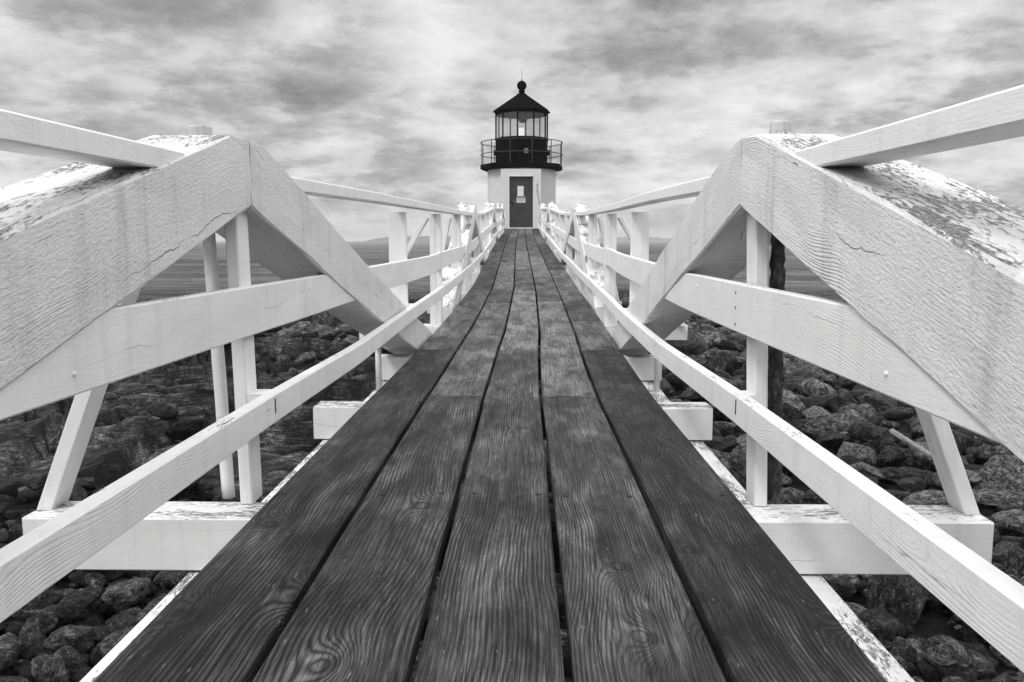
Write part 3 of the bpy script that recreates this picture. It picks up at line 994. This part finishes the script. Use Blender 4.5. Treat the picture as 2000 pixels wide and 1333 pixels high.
tv = [(v.co.x * 0.93 - 0.0775, YF + 0.0408, v.co.y * 0.93 + 2.313) for v in tm.vertices]
mb.add(tv, [list(p.vertices) for p in tm.polygons], None, 0)
bpy.data.objects.remove(to)
mb.build('warning_sign', [M['paper'], M['ink']], door)
mb = MB()
mb.box((-0.52, YF + 0.025, 2.125), (-0.28, YF + 0.0585, 2.16))
mb.box((-0.40, YF + 0.02, 2.165), (-0.28, YF + 0.0585, 2.185), mi=1)
mb.tube((-0.38, YF + 0.03, 2.06), (-0.38, YF + 0.05, 2.06), 0.035, 14)
mb.box((-0.345, YF + 0.01, 2.07), (-0.30, YF + 0.024, 2.12), mi=1)
mb.build('hasp', [M['black'], M['grey']], door)
mb = MB()
for a, b in (((0.55, 2.87), (0.54, 2.62)), ((0.54, 2.62), (0.60, 2.35)), ((0.60, 2.35), (0.64, 2.05))):
    mb.tube((a[0], YF - 0.012, a[1]), (b[0], YF - 0.012, b[1]), 0.011, 8)
mb.box((0.50, YF - 0.02, 2.60), (0.58, YF, 2.615))
mb.box((0.52, YF - 0.02, 2.82), (0.58, YF, 2.835))
mb.build('conduit', M['grey'], LH)
# gallery
mb = MB()
mb.lathe([(1.36, DK - 0.02), (1.60, DK + 0.0), (1.69, DK + 0.03), (1.69, DK + 0.20), (1.66, DK + 0.215), (0.9, DK + 0.22)], 10, ang0=R(27), c=(LX, LY))
mb.build('gallery_deck', M['black'], LH)
GZ = DK + 0.215
M['rail'] = mat_plain('dark_iron_rail', 0.035, 0.5)
for nm, z in (('gallery_rail', 4.60), ('gallery_rail', 4.12)):
    me_n, rr = 64, 1.655
    mb = MB()
    for k in range(me_n):
        a, b = 2 * math.pi * k / me_n, 2 * math.pi * (k + 1) / me_n
        mb.tube((LX + rr * math.sin(a), LY - rr * math.cos(a), z), (LX + rr * math.sin(b), LY - rr * math.cos(b), z), 0.017, 7)
    mb.build(nm, M['rail'], LH)
for k in range(12):
    a = R(15 + 30 * k - 30.5)
    mb = MB()
    mb.tube((LX + 1.655 * math.sin(a), LY - 1.655 * math.cos(a), GZ - 0.005), (LX + 1.655 * math.sin(a), LY - 1.655 * math.cos(a), 4.61), 0.017, 8)
    mb.build('baluster', M['rail'], LH)
mb = MB()
mb.tube((LX + 1.36, LY - 0.3, 3.25), (LX + 1.55, LY - 0.3, DK), 0.012, 8)
mb.build('bracket', M['grey'], LH)
# lantern room, ten sided
A0 = R(27)
RL = 1.075
mb = MB()
mb.lathe([(RL + 0.03, GZ - 0.01), (RL + 0.03, GZ + 0.05), (RL, GZ + 0.06), (RL, 4.68), (RL + 0.03, 4.70), (RL + 0.03, 4.76), (RL - 0.06, 4.762), (RL - 0.06, GZ)], 10, ang0=A0, c=(LX, LY))
mb.lathe([(RL - 0.06, GZ + 0.02), (0.001, GZ + 0.021)], 10, ang0=A0, c=(LX, LY))
mb.build('lantern_wall', M['black'], LH)
W0, W1 = 4.762, 5.70
for k in range(10):
    a = A0 + 2 * math.pi * k / 10
    mb = MB()
    mb.tube((LX + 1.055 * math.sin(a), LY - 1.055 * math.cos(a), W0 - 0.01), (LX + 1.055 * math.sin(a), LY - 1.055 * math.cos(a), W1 + 0.02), 0.03, 6)
    mb.build('mullion', M['black'], LH)
    b = a + 2 * math.pi / 10
    p, q = (LX + 1.04 * math.sin(a), LY - 1.04 * math.cos(a)), (LX + 1.04 * math.sin(b), LY - 1.04 * math.cos(b))
    mb = MB()
    mb.sweep([(p[0], p[1], (W0 + W1) / 2), (q[0], q[1], (W0 + W1) / 2)], 0.008, W1 - W0, 0.001, side=(math.sin((a + b) / 2), -math.cos((a + b) / 2), 0), up=(0, 0, 1))
    mb.build('window_pane', M['glass'], LH)
mb = MB()
mb.lathe([(RL - 0.06, W1), (RL + 0.01, W1), (RL + 0.01, 5.80), (1.14, 5.81)], 10, ang0=A0, c=(LX, LY))
mb.build('cornice', M['black'], LH)
mb = MB()
mb.lathe([(1.13, 5.80), (1.165, 5.80), (1.165, 5.835), (0.19, 6.50), (0.19, 6.40), (1.0, 5.80)], 10, ang0=A0, c=(LX, LY))
for k in range(10):
    a = A0 + 2 * math.pi * k / 10
    mb.tube((LX + 1.165 * math.sin(a), LY - 1.165 * math.cos(a), 5.83), (LX + 0.19 * math.sin(a), LY - 0.19 * math.cos(a), 6.50), 0.012, 6)
mb.build('roof', M['roofm'], LH)
mb = MB()
mb.lathe([(0.19, 6.46), (0.185, 6.54), (0.12, 6.56), (0.10, 6.60), (0.13, 6.615), (0.14, 6.64), (0.105, 6.66), (0.12, 6.68), (0.08, 6.70)], 24, c=(LX, LY))
vent = mb.build('vent_collar', M['black'], LH, smooth=True)
mb = MB()
mb.lathe([(0.195 * math.sin(R(t)) + 0.0005, 6.86 - 0.195 * math.cos(R(t))) for t in range(0, 181, 12)], 28, c=(LX, LY))
mb.build('vent_ball', M['black'], LH, smooth=True)
mb = MB()
mb.tube((LX, LY, 7.04), (LX, LY, 7.14), 0.016, 8)
mb.tube((LX, LY, 7.14), (LX, LY, 7.52), 0.0055, 6)
mb.build('lightning_rod', M['black'], LH)
mb = MB()
mb.lathe([(0.09, 4.86), (0.105, 4.89), (0.11, 5.16), (0.09, 5.20), (0.001, 5.205)], 20, c=(LX - 0.01, LY))
mb.build('lens', M['lens'], LH, smooth=True)
mb = MB()
mb.lathe([(0.3, GZ + 0.02), (0.16, GZ + 0.2), (0.12, 4.68), (0.14, 4.80), (0.09, 4.86)], 16, c=(LX - 0.01, LY))
mb.build('lens_pedestal', M['black'], LH)
mb = MB()
mb.lathe([(0.05, 5.80), (0.06, 5.62), (0.16, 5.58), (0.2, 5.50), (0.12, 5.46), (0.15, 5.42), (0.001, 5.40)], 14, c=(LX + 0.04, LY))
mb.build('ceiling_vent', M['black'], LH)
mb = MB()
mb.tube((0.12, LY - RL - 0.05, 4.20), (0.12, LY - RL + 0.04, 4.20), 0.085, 16)
mb.box((0.035, LY - RL - 0.05, 4.10), (0.205, LY - RL + 0.04, 4.20))
mb.build('vent_hood', M['grey'], LH)
for a in (-73, 75):
    x, y = LX + 1.11 * math.sin(R(a)), LY - 1.11 * math.cos(R(a))
    mb = MB()
    mb.box((x - 0.07, y - 0.07, 4.08), (x + 0.07, y + 0.07, 4.28))
    mb.build('vent_box', M['black'], LH)


# ------------------------------------------------------------------ shore ground
SEA = -3.3


def sstep(a, b, x):
    t = np.clip((x - a) / (b - a), 0, 1)
    return t * t * (3 - 2 * t)


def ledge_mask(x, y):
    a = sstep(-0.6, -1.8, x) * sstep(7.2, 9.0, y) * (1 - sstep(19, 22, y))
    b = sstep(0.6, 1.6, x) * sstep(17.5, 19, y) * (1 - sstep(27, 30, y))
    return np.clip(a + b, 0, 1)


def ground_z(x, y):
    x = np.asarray(x, float)
    y = np.asarray(y, float)
    z = np.interp(y, [0, 14, 22, 30, 38, 45, 51, 62], [-2.12, -2.15, -2.3, -2.5, -2.75, -3.1, -3.6, -6])
    z = z + 0.45 * np.exp(-((x + 1) / 11.0) ** 2) * sstep(34, 42, y)
    z = z + 0.16 * fbm(P3(x * 0.8, y * 0.8), 4, 3) - 0.1 + 0.35 * fbm(P3(x * 0.16, y * 0.16), 3, 9) * sstep(16, 30, y)
    # tilted bedrock ledges left of the walkway
    m = sstep(-0.6, -1.8, x) * sstep(7.2, 9.0, y) * (1 - sstep(19, 22, y))
    q = fbm(P3(x * 0.32 + y * 0.05, y * 0.75), 4, 21)
    t = q * 3.2
    ter = (np.floor(t) + sstep(0.0, 0.22, t - np.floor(t))) / 3.2
    led = 0.20 + 0.52 * ter + 0.05 * fbm(P3(x * 2.2, y * 5.0), 3, 4) + 0.02 * fbm(P3(x * 6, y * 14), 3, 14)
    t = (y * 0.85 - x * 0.28 + 2.6 * fbm(P3(x * 0.22, y * 0.3), 3, 41)) / 1.25
    fr_ = t - np.floor(t)
    amp = 0.14 + 0.38 * _hash(np.floor(t).astype(np.int64), 0, 0, 5) * (0.5 + vnoise(P3(x * 0.5, y * 0.2), 77))
    led = led + amp * (1 - fr_) * sstep(0.0, 0.06, fr_)
    t = (y * 1.3 + x * 0.55 + 2.0 * fbm(P3(x * 0.5, y * 0.6), 3, 43)) / 0.55
    fr_ = t - np.floor(t)
    led = led + 0.055 * (1 - fr_) * sstep(0.0, 0.12, fr_)
    z = z + m * led
    m2 = sstep(0.6, 1.6, x) * sstep(17.5, 19, y) * (1 - sstep(27, 30, y))
    q = fbm(P3(x * 0.5, y * 1.2), 4, 33)
    t = q * 4
    ter = (np.floor(t) + sstep(0.0, 0.25, t - np.floor(t))) / 4
    z = z + m2 * (0.1 + 0.3 * ter + 0.06 * fbm(P3(x * 3, y * 7), 3, 5))
    # rock knoll under the tower
    z = z + 0.7 * np.exp(-(((x + 0.06) / 2.2) ** 2 + ((y - 35) / 3.2) ** 2))
    return z


xs = np.concatenate([np.arange(-44, -14, 0.5), np.arange(-14, 14, 0.085), np.arange(14, 44, 0.5)])
ys = np.concatenate([np.arange(-8, 3, 0.5), np.arange(3, 24, 0.085), np.arange(24, 64, 0.22)])
gx, gy = np.meshgrid(xs, ys)
gz = ground_z(gx, gy)
nx_, ny_ = len(xs), len(ys)
idx = np.arange(nx_ * ny_).reshape(ny_, nx_)
faces = np.stack([idx[:-1, :-1].ravel(), idx[:-1, 1:].ravel(), idx[1:, 1:].ravel(), idx[1:, :-1].ravel()], -1)
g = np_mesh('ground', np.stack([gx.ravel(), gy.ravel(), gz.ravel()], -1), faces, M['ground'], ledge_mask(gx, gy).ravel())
tag(g, 'dark fissured bedrock shore sloping down to the sea', kind='structure')

# sea
xs = np.concatenate([-np.geomspace(9000, 2, 60), np.geomspace(2, 9000, 60)])
ys = np.concatenate([[-300, -50, 0, 20], np.arange(28, 120, 0.5), np.geomspace(120, 9000, 70)])
gx, gy = np.meshgrid(xs, ys)
gz = SEA + 0.05 * fbm(P3(gx * 0.5, gy * 0.9), 3, 2) * (gy < 150)
nx_, ny_ = len(xs), len(ys)
idx = np.arange(nx_ * ny_).reshape(ny_, nx_)
faces = np.stack([idx[:-1, :-1].ravel(), idx[:-1, 1:].ravel(), idx[1:, 1:].ravel(), idx[1:, :-1].ravel()], -1)
o = np_mesh('sea', np.stack([gx.ravel(), gy.ravel(), gz.ravel()], -1), faces, M['sea'])
tag(o, 'grey rippled sea reaching to the horizon', kind='structure')


def island(name, x0, x1, y0, y1, hmax, prof, seed, label, tree=0.0, n=260, m=14):
    xs = np.linspace(x0, x1, n)
    ys = np.linspace(y0, y1, m)
    gx, gy = np.meshgrid(xs, ys)
    t = (gx - x0) / (x1 - x0)
    u = (gy - y0) / (y1 - y0)
    h = np.interp(t, [p[0] for p in prof], [p[1] for p in prof]) * np.sin(np.pi * np.clip(u, 0, 1)) ** 0.5
    h = h * hmax + tree * (h > 0.1) * vnoise(P3(gx * 0.12, gy * 0.12), seed) + tree * (h > 0.1) * 0.7 * vnoise(P3(gx * 0.4, gy * 0.4), seed + 1)
    gz = SEA - 0.5 + h
    idx = np.arange(n * m).reshape(m, n)
    faces = np.stack([idx[:-1, :-1].ravel(), idx[:-1, 1:].ravel(), idx[1:, 1:].ravel(), idx[1:, :-1].ravel()], -1)
    o = np_mesh(name, np.stack([gx.ravel(), gy.ravel(), gz.ravel()], -1), faces, M['hill'], smooth=False)
    return tag(o, label, kind='structure')


island('hills', -375, -110, 1700, 1900, 13.5, [(0, 0), (.06, .06), (.13, .12), (.2, .6), (.3, .85), (.5, .93), (.8, 1), (1, .8)], 5,
       'low wooded island on the left horizon', 0.7)
island('hills', -112, -82, 560, 580, 0.9, [(0, 0), (.2, .6), (.5, 1), (.8, .7), (1, 0)], 15, 'thin reef off the island on the left', 0.1, 80, 8)
island('hills', 180, 900, 2400, 2600, 9.0, [(0, .5), (.1, .8), (.16, 1), (.27, 1.0), (.34, .5), (.5, .45), (1, .3)], 8,
       'distant tree line on the right horizon', 6.0, 400, 10)


# ------------------------------------------------------------------ boulders and rubble
def ico(sub):
    bm = bmesh.new()
    bmesh.ops.create_icosphere(bm, subdivisions=sub, radius=1.0)
    v = np.array([p.co[:] for p in bm.verts])
    f = np.array([[a.index for a in q.verts] for q in bm.faces])
    bm.free()
    return v, f


ICO = {k: ico(k) for k in (2, 3, 4, 5)}


def rock_shape(seed, sub):
    rg = np.random.RandomState(seed)
    d, f = ICO[sub]
    nrm = rg.normal(size=(11, 3))
    nrm /= np.linalg.norm(nrm, axis=1)[:, None]
    hh = rg.uniform(0.62, 1.0, 11)
    dots = np.maximum(d @ nrm.T, 1e-3)
    rr = hh[None] / dots
    rr = np.concatenate([rr, np.full((len(d), 1), 1.12)], 1)
    k = 30.0
    r = -np.log(np.exp(-k * np.minimum(rr, 3)).sum(1)) / k       # soft minimum of cutting planes: worn facets
    v = d * r[:, None]
    v = v * (1 + 0.17 * fbm(v * 1.7 + seed * 3.1, 5, seed, 0.6)[:, None])
    rid = np.abs(fbm(v * 2.6 + seed * 1.7, 3, seed + 9))
    v = v * (1 - 0.10 * np.exp(-(rid / 0.05) ** 2)[:, None] * (0.4 if sub < 4 else 1))
    if sub >= 3:
        lay = fbm(v * np.array([1.5, 1.5, 9.0]) + seed, 3, seed + 5)
        v = v * (1 + 0.06 * lay[:, None])
    sc = np.array([1.0, rg.uniform(0.6, 0.95), rg.uniform(0.42, 0.75)])
    return v * sc, f


NV = 12
SH = {s: [rock_shape(100 + k, s) for k in range(NV)] for s in (2, 3, 4)}


def place(n, cell, x0, x1, y0, y1, rmin, rmax, prob, seed):
    rg = np.random.RandomState(seed)
    cx = np.arange(x0, x1, cell)
    cy = np.arange(y0, y1, cell)
    a, b = np.meshgrid(cx, cy)
    a = a.ravel() + rg.uniform(-0.5, 0.5, a.size) * cell
    b = b.ravel() + rg.uniform(-0.5, 0.5, b.size) * cell
    keep = rg.uniform(size=a.size) < prob(a, b)
    a, b = a[keep], b[keep]
    r = rmin * (rmax / rmin) ** (rg.uniform(size=a.size) ** 1.4)
    return [(x, y, q) for x, y, q in zip(a, b, r)]


def slab(a, b):     # where smooth bedrock shows between the boulders
    return ((a < -1.2) & (b > 8.2) & (b < 16.5)) * 1.0


def pL(a, b):
    ledge = ((a > 1.0) & (b > 18.5) & (b < 25)) * 0.6
    return 0.62 * (1 - 0.97 * slab(a, b)) * (1 - ledge)


def pM(a, b):
    ledge = ((a > 1.0) & (b > 18.5) & (b < 25)) * 0.6
    return 0.95 * (1 - 0.96 * slab(a, b)) * (1 - ledge)


def pS(a, b):
    return 0.9 * (1 - 0.97 * slab(a, b))


rocks = []
rocks += place(0, 1.0, -26, 26, 9, 34, 0.32, 0.58, pL, 1)
rocks += place(0, 1.5, -34, 34, 34, 52, 0.4, 0.85, lambda a, b: 0.8 + 0 * a, 8)
rocks += place(0, 0.75, -4, 12, 5.0, 14, 0.24, 0.42, lambda a, b: 0.55 * (1 - 0.97 * slab(a, b)), 11)
rocks += place(0, 0.5, -22, 22, 4.2, 38, 0.15, 0.30, pM, 2)
rocks += place(0, 0.26, -8, 12, 3.8, 16, 0.07, 0.155, pS, 3)
rocks += place(0, 0.21, -6, 7, 3.8, 9, 0.08, 0.14, lambda a, b: 0.8 * (1 - slab(a, b)), 31)
rocks += place(0, 0.12, -5, 6, 3.6, 8.5, 0.03, 0.065, pS, 4)
specials = [  # x, y, radius, scale, label
    (4.75, 22.3, 0.62, (1.0, 0.8, 1.15), 'tall pale blocky boulder seen between the far gabled timber and the right king post', 0.93),
    (-7.1, 22.6, 0.55, (0.85, 0.8, 1.0), 'pale smooth upright boulder just under the mid rail beside the left king post', 0.97),
    (5.7, 16.3, 0.66, (1.0, 0.7, 0.62), 'large rounded boulder right beside the dark corroded rod', 0.8),
    (4.30, 10.4, 0.33, (1.0, 0.8, 0.62), 'pale flat-topped stone behind the big dark flat slab of rock', 0.985),
    (4.62, 9.45, 0.42, (1.0, 0.72, 0.30), 'dark flat pointed slab among the boulders on the right', 0.25),
    (5.35, 8.75, 0.32, (1.0, 0.85, 0.85), 'pale mottled boulder near the outer end of the right cross beam', 0.96),
    (5.9, 9.7, 0.38, (1.0, 0.8, 0.6), 'pale domed boulder at the right edge of the frame behind the mottled one', 0.9),
    (3.0, 6.2, 0.36, (1.0, 0.8, 0.8), 'big dark striated boulder below the right cross beam', 0.5),
    (4.3, 7.0, 0.36, (1.0, 0.8, 0.6), 'dark boulder behind the leafy plant at the right edge', 0.6),
]
specials += [
    (-8.2, 29.0, 1.3, (1.0, 0.8, 0.55), 'biggest dark rock mass by the water, left of the far gabled timber', 0.35),
    (-6.2, 27.0, 0.9, (1.0, 0.8, 0.7), 'rugged dark boulder under the foot of the left far gabled timber', 0.45),
    (-6.3, 46.5, 1.3, (1.2, 0.8, 0.55), 'low dark rock at the water line between the first two left posts', 0.3),
    (5.6, 46.5, 1.3, (1.2, 0.8, 0.50), 'low dark rock at the water line between the first two right posts', 0.3),
    (-19.0, 43.0, 1.6, (1.5, 0.8, 0.32), 'long low dark rock at the water line left of the left king post', 0.35),
    (6.2, 25.0, 0.8, (1.2, 0.8, 0.62), 'layered dark boulder behind the tall pale blocky one', 0.5),
]
rocks = [(x, y, min(r, 0.03 + 0.026 * y)) for x, y, r in rocks]      # smaller cobbles close to the bridge's landward end
sp_xy = [(q[0], q[1], q[2]) for q in specials]
rocks = [q for q in rocks if all((q[0] - a) ** 2 + (q[1] - b) ** 2 > (c * 0.75 + q[2] * 0.8) ** 2 for a, b, c in sp_xy)]


def proj(x, y, z):
    """picture position, only used to pick which rocks show largest"""
    p = R(7.0)
    yw = R(0.853)
    vx, vy, vz = x - 0.052, y, z - 0.676
    X = vx * math.cos(yw) + vy * math.sin(yw)
    Yf = -vx * math.sin(yw) + vy * math.cos(yw)
    F_ = Yf * math.cos(p) - vz * math.sin(p)
    U = Yf * math.sin(p) + vz * math.cos(p)
    return 1000 + 1600 * X / F_, 666.5 - 1600 * U / F_, F_


rg = np.random.RandomState(77)
cand = []
for (x, y, r) in rocks:
    if ((x - LX) ** 2 + (y - LY) ** 2) < 3.5:
        continue
    z = float(ground_z(x, y))
    X, Y, F_ = proj(x, y, z + 0.2)
    vis = -30 < X < 2030 and 560 < Y < 1370
    el, er = 1024 - 1.002 * (Y - 474), 1024 + 0.846 * (Y - 474)
    if vis and el - 5 < X < er + 5:
        vis = False
    # roughly the openings between the white timbers
    if vis and X < 480 and Y < 1110 - (X) * 0.72 - 60 and Y > 985 - 0.72 * X * 1.0 and False:
        vis = False
    cand.append((r / F_ if vis else 0.0, x, y, r, z, int(rg.randint(NV)), rg.uniform(0, 6.28), rg.uniform(-0.35, 0.35), rg.uniform(-0.35, 0.35), rg.uniform()))
cand.sort(key=lambda q: -q[0])


def rotm(a, b, c):
    return Matrix.Rotation(a, 3, 'Z') @ Matrix.Rotation(b, 3, 'X') @ Matrix.Rotation(c, 3, 'Y')


hi_me = []
for k in range(NV):
    v, f = SH[4][k]
    o = np_mesh('boulder', v, f, M['rock'])
    hi_me.append(o.data)
    bpy.data.objects.remove(o)
NIND = 285
for (ap, x, y, r, z, k, a, b, c, rn) in cand[:NIND]:
    o = bpy.data.objects.new('boulder', hi_me[k])
    COL.objects.link(o)
    o.location = (x, y, z + r * (0.2 if r < 0.15 else 0.62) + 0.05 * rn)
    o.rotation_euler = rotm(a, b, c).to_euler()
    o.scale = (r, r, r)
    X, Y, F_ = proj(x, y, z + 0.1)
    size = 'large' if r > 0.33 else 'mid-sized' if r > 0.19 else 'small'
    shp = ('rounded', 'flattish', 'angular')[k % 3]
    if x < 0:
        if Y > 1060:
            zone = 'on the shore below the left cross beam'
        elif X > 515:
            zone = 'seen under the mid rail right of the left king post'
        elif X > 400:
            zone = 'seen close behind the left king post'
        elif Y > 860:
            zone = 'on the bedrock behind the left low rail'
        else:
            zone = 'on the bedrock behind the left outrigger brace'
    else:
        if Y > 1060:
            zone = 'on the shore below the right cross beam'
        elif X < 1450:
            zone = 'seen left of the right king post'
        elif X < 1545:
            zone = 'seen around the dark corroded rod'
        elif X > 1880:
            zone = 'at the right edge outside the right outrigger brace'
        elif Y > 850:
            zone = 'seen between the right low rail and the outrigger brace'
        else:
            zone = 'seen just under the right mid rail'
    lab = size + ' ' + shp + ' dark rock ' + zone
    tag(o, lab, 'boulder', size + ' ' + shp + ' rocks ' + zone)
V, Fc, Rn, base = [], [], [], 0
for (ap, x, y, r, z, k, a, b, c, rn) in cand[NIND:]:
    s_ = 3 if (ap > 0.012) else 2
    v, f = SH[s_][k]
    mtx = np.array(rotm(a, b, c))
    v = (v * r) @ mtx.T + np.array([x, y, z + r * (0.2 if r < 0.15 else 0.62) + 0.05 * rn])
    V.append(v)
    Fc.append(f + base)
    Rn.append(np.full(len(v), rn))
    base += len(v)
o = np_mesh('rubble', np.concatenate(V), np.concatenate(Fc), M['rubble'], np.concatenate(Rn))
tag(o, 'small dark stones and rubble filling the shore between the boulders', 'rubble', kind='stuff')
for i, (x, y, r, sc, lab, rn) in enumerate(specials):
    v, f = rock_shape(500 + i, 5)
    v = v / np.array([1, 1, 1])
    m, N = None, None
    o = np_mesh('boulder', v, f, M['bigrock'], np.full(len(v), rn))
    z = float(ground_z(x, y))
    o.location = (x, y, z + r * sc[2] * 0.45)
    o.rotation_euler = (0.12 * (i % 3 - 1), 0.1 * (i % 2), 0.6 * i)
    o.scale = (r * sc[0], r * sc[1], r * sc[2] / 0.6)
    tag(o, lab, 'boulder')
# driftwood stick
DW = (4.86, 10.55, 4.86, 9.25)
mb = MB()
mb.tube((DW[0], DW[1], -1.80), (DW[2], DW[3], -1.86), 0.04, 10, r1=0.028, rough=0.25, segs=24, seed=8)
tag(mb.build('driftwood', M['drift']), 'bleached driftwood stick lying on the boulders right of the footbridge', 'driftwood')


# leafy shore plants
def plant(x, y, hgt, n, seed, label):
    rs = random.Random(seed)
    z = float(ground_z(x, y))
    root = empty('leafy_plant', (x, y, z), label, 'plant')
    mb = MB()
    ms = MB()
    for i in range(5):
        bx, by = rs.uniform(-0.12, 0.12), rs.uniform(-0.12, 0.12)
        top = (x + bx * 2, y + by * 2, z + hgt * rs.uniform(0.5, 0.9))
        ms.tube((x + bx * 0.4, y + by * 0.4, z - 0.05), top, 0.006, 6)
        for j in range(n // 5):
            t = rs.uniform(0.15, 1)
            p = Vector((x + bx * 0.4, y + by * 0.4, z)).lerp(Vector(top), t)
            a = rs.uniform(0, 6.28)
            d = Vector((math.cos(a), math.sin(a), rs.uniform(0.3, 1.3))).normalized()
            sd = d.cross(Vector((0, 0, 1))).normalized()
            L = rs.uniform(0.09, 0.17)
            wd = L * 0.16
            droop = Vector((0, 0, -L * 0.25))
            vs = [p, p + d * L * 0.4 + sd * wd, p + d * L + droop, p + d * L * 0.4 - sd * wd, p + d * L * 0.45 + Vector((0, 0, -0.006))]
            mb.add(vs, [(0, 1, 4), (1, 2, 4), (2, 3, 4), (3, 0, 4)])
    mb.build('leaves', M['leaf'], root)
    ms.build('stems', M['leaf'], root)


plant(3.92, 6.1, 0.5, 90, 1, 'dark leafy plant below the outer end of the right cross beam, nearer one')
plant(4.5, 6.6, 0.42, 70, 2, 'dark leafy plant at the right edge of the frame, against the boulder')

# ------------------------------------------------------------------ haze
mb = MB()
mb.v = []
b = 9500
vs = [(-b, -400, -8), (b, -400, -8), (b, b, -8), (-b, b, -8), (-b, -400, 9.5), (b, -400, 9.5), (b, b, 9.5), (-b, b, 9.5)]
mb.add(vs, [(0, 3, 2, 1), (4, 5, 6, 7), (0, 1, 5, 4), (1, 2, 6, 5), (2, 3, 7, 6), (3, 0, 4, 7)])
hm, N = new_mat('haze_air')
vol = N.n('ShaderNodeVolumePrincipled', {'Color': (0.9, 0.9, 0.9, 1), 'Density': 0.00042})
N.n('ShaderNodeOutputMaterial', {'Volume': vol.outputs[0]})
hz = mb.build('haze', hm, recenter=False)
tag(hz, 'thin sea haze over the water', kind='stuff')
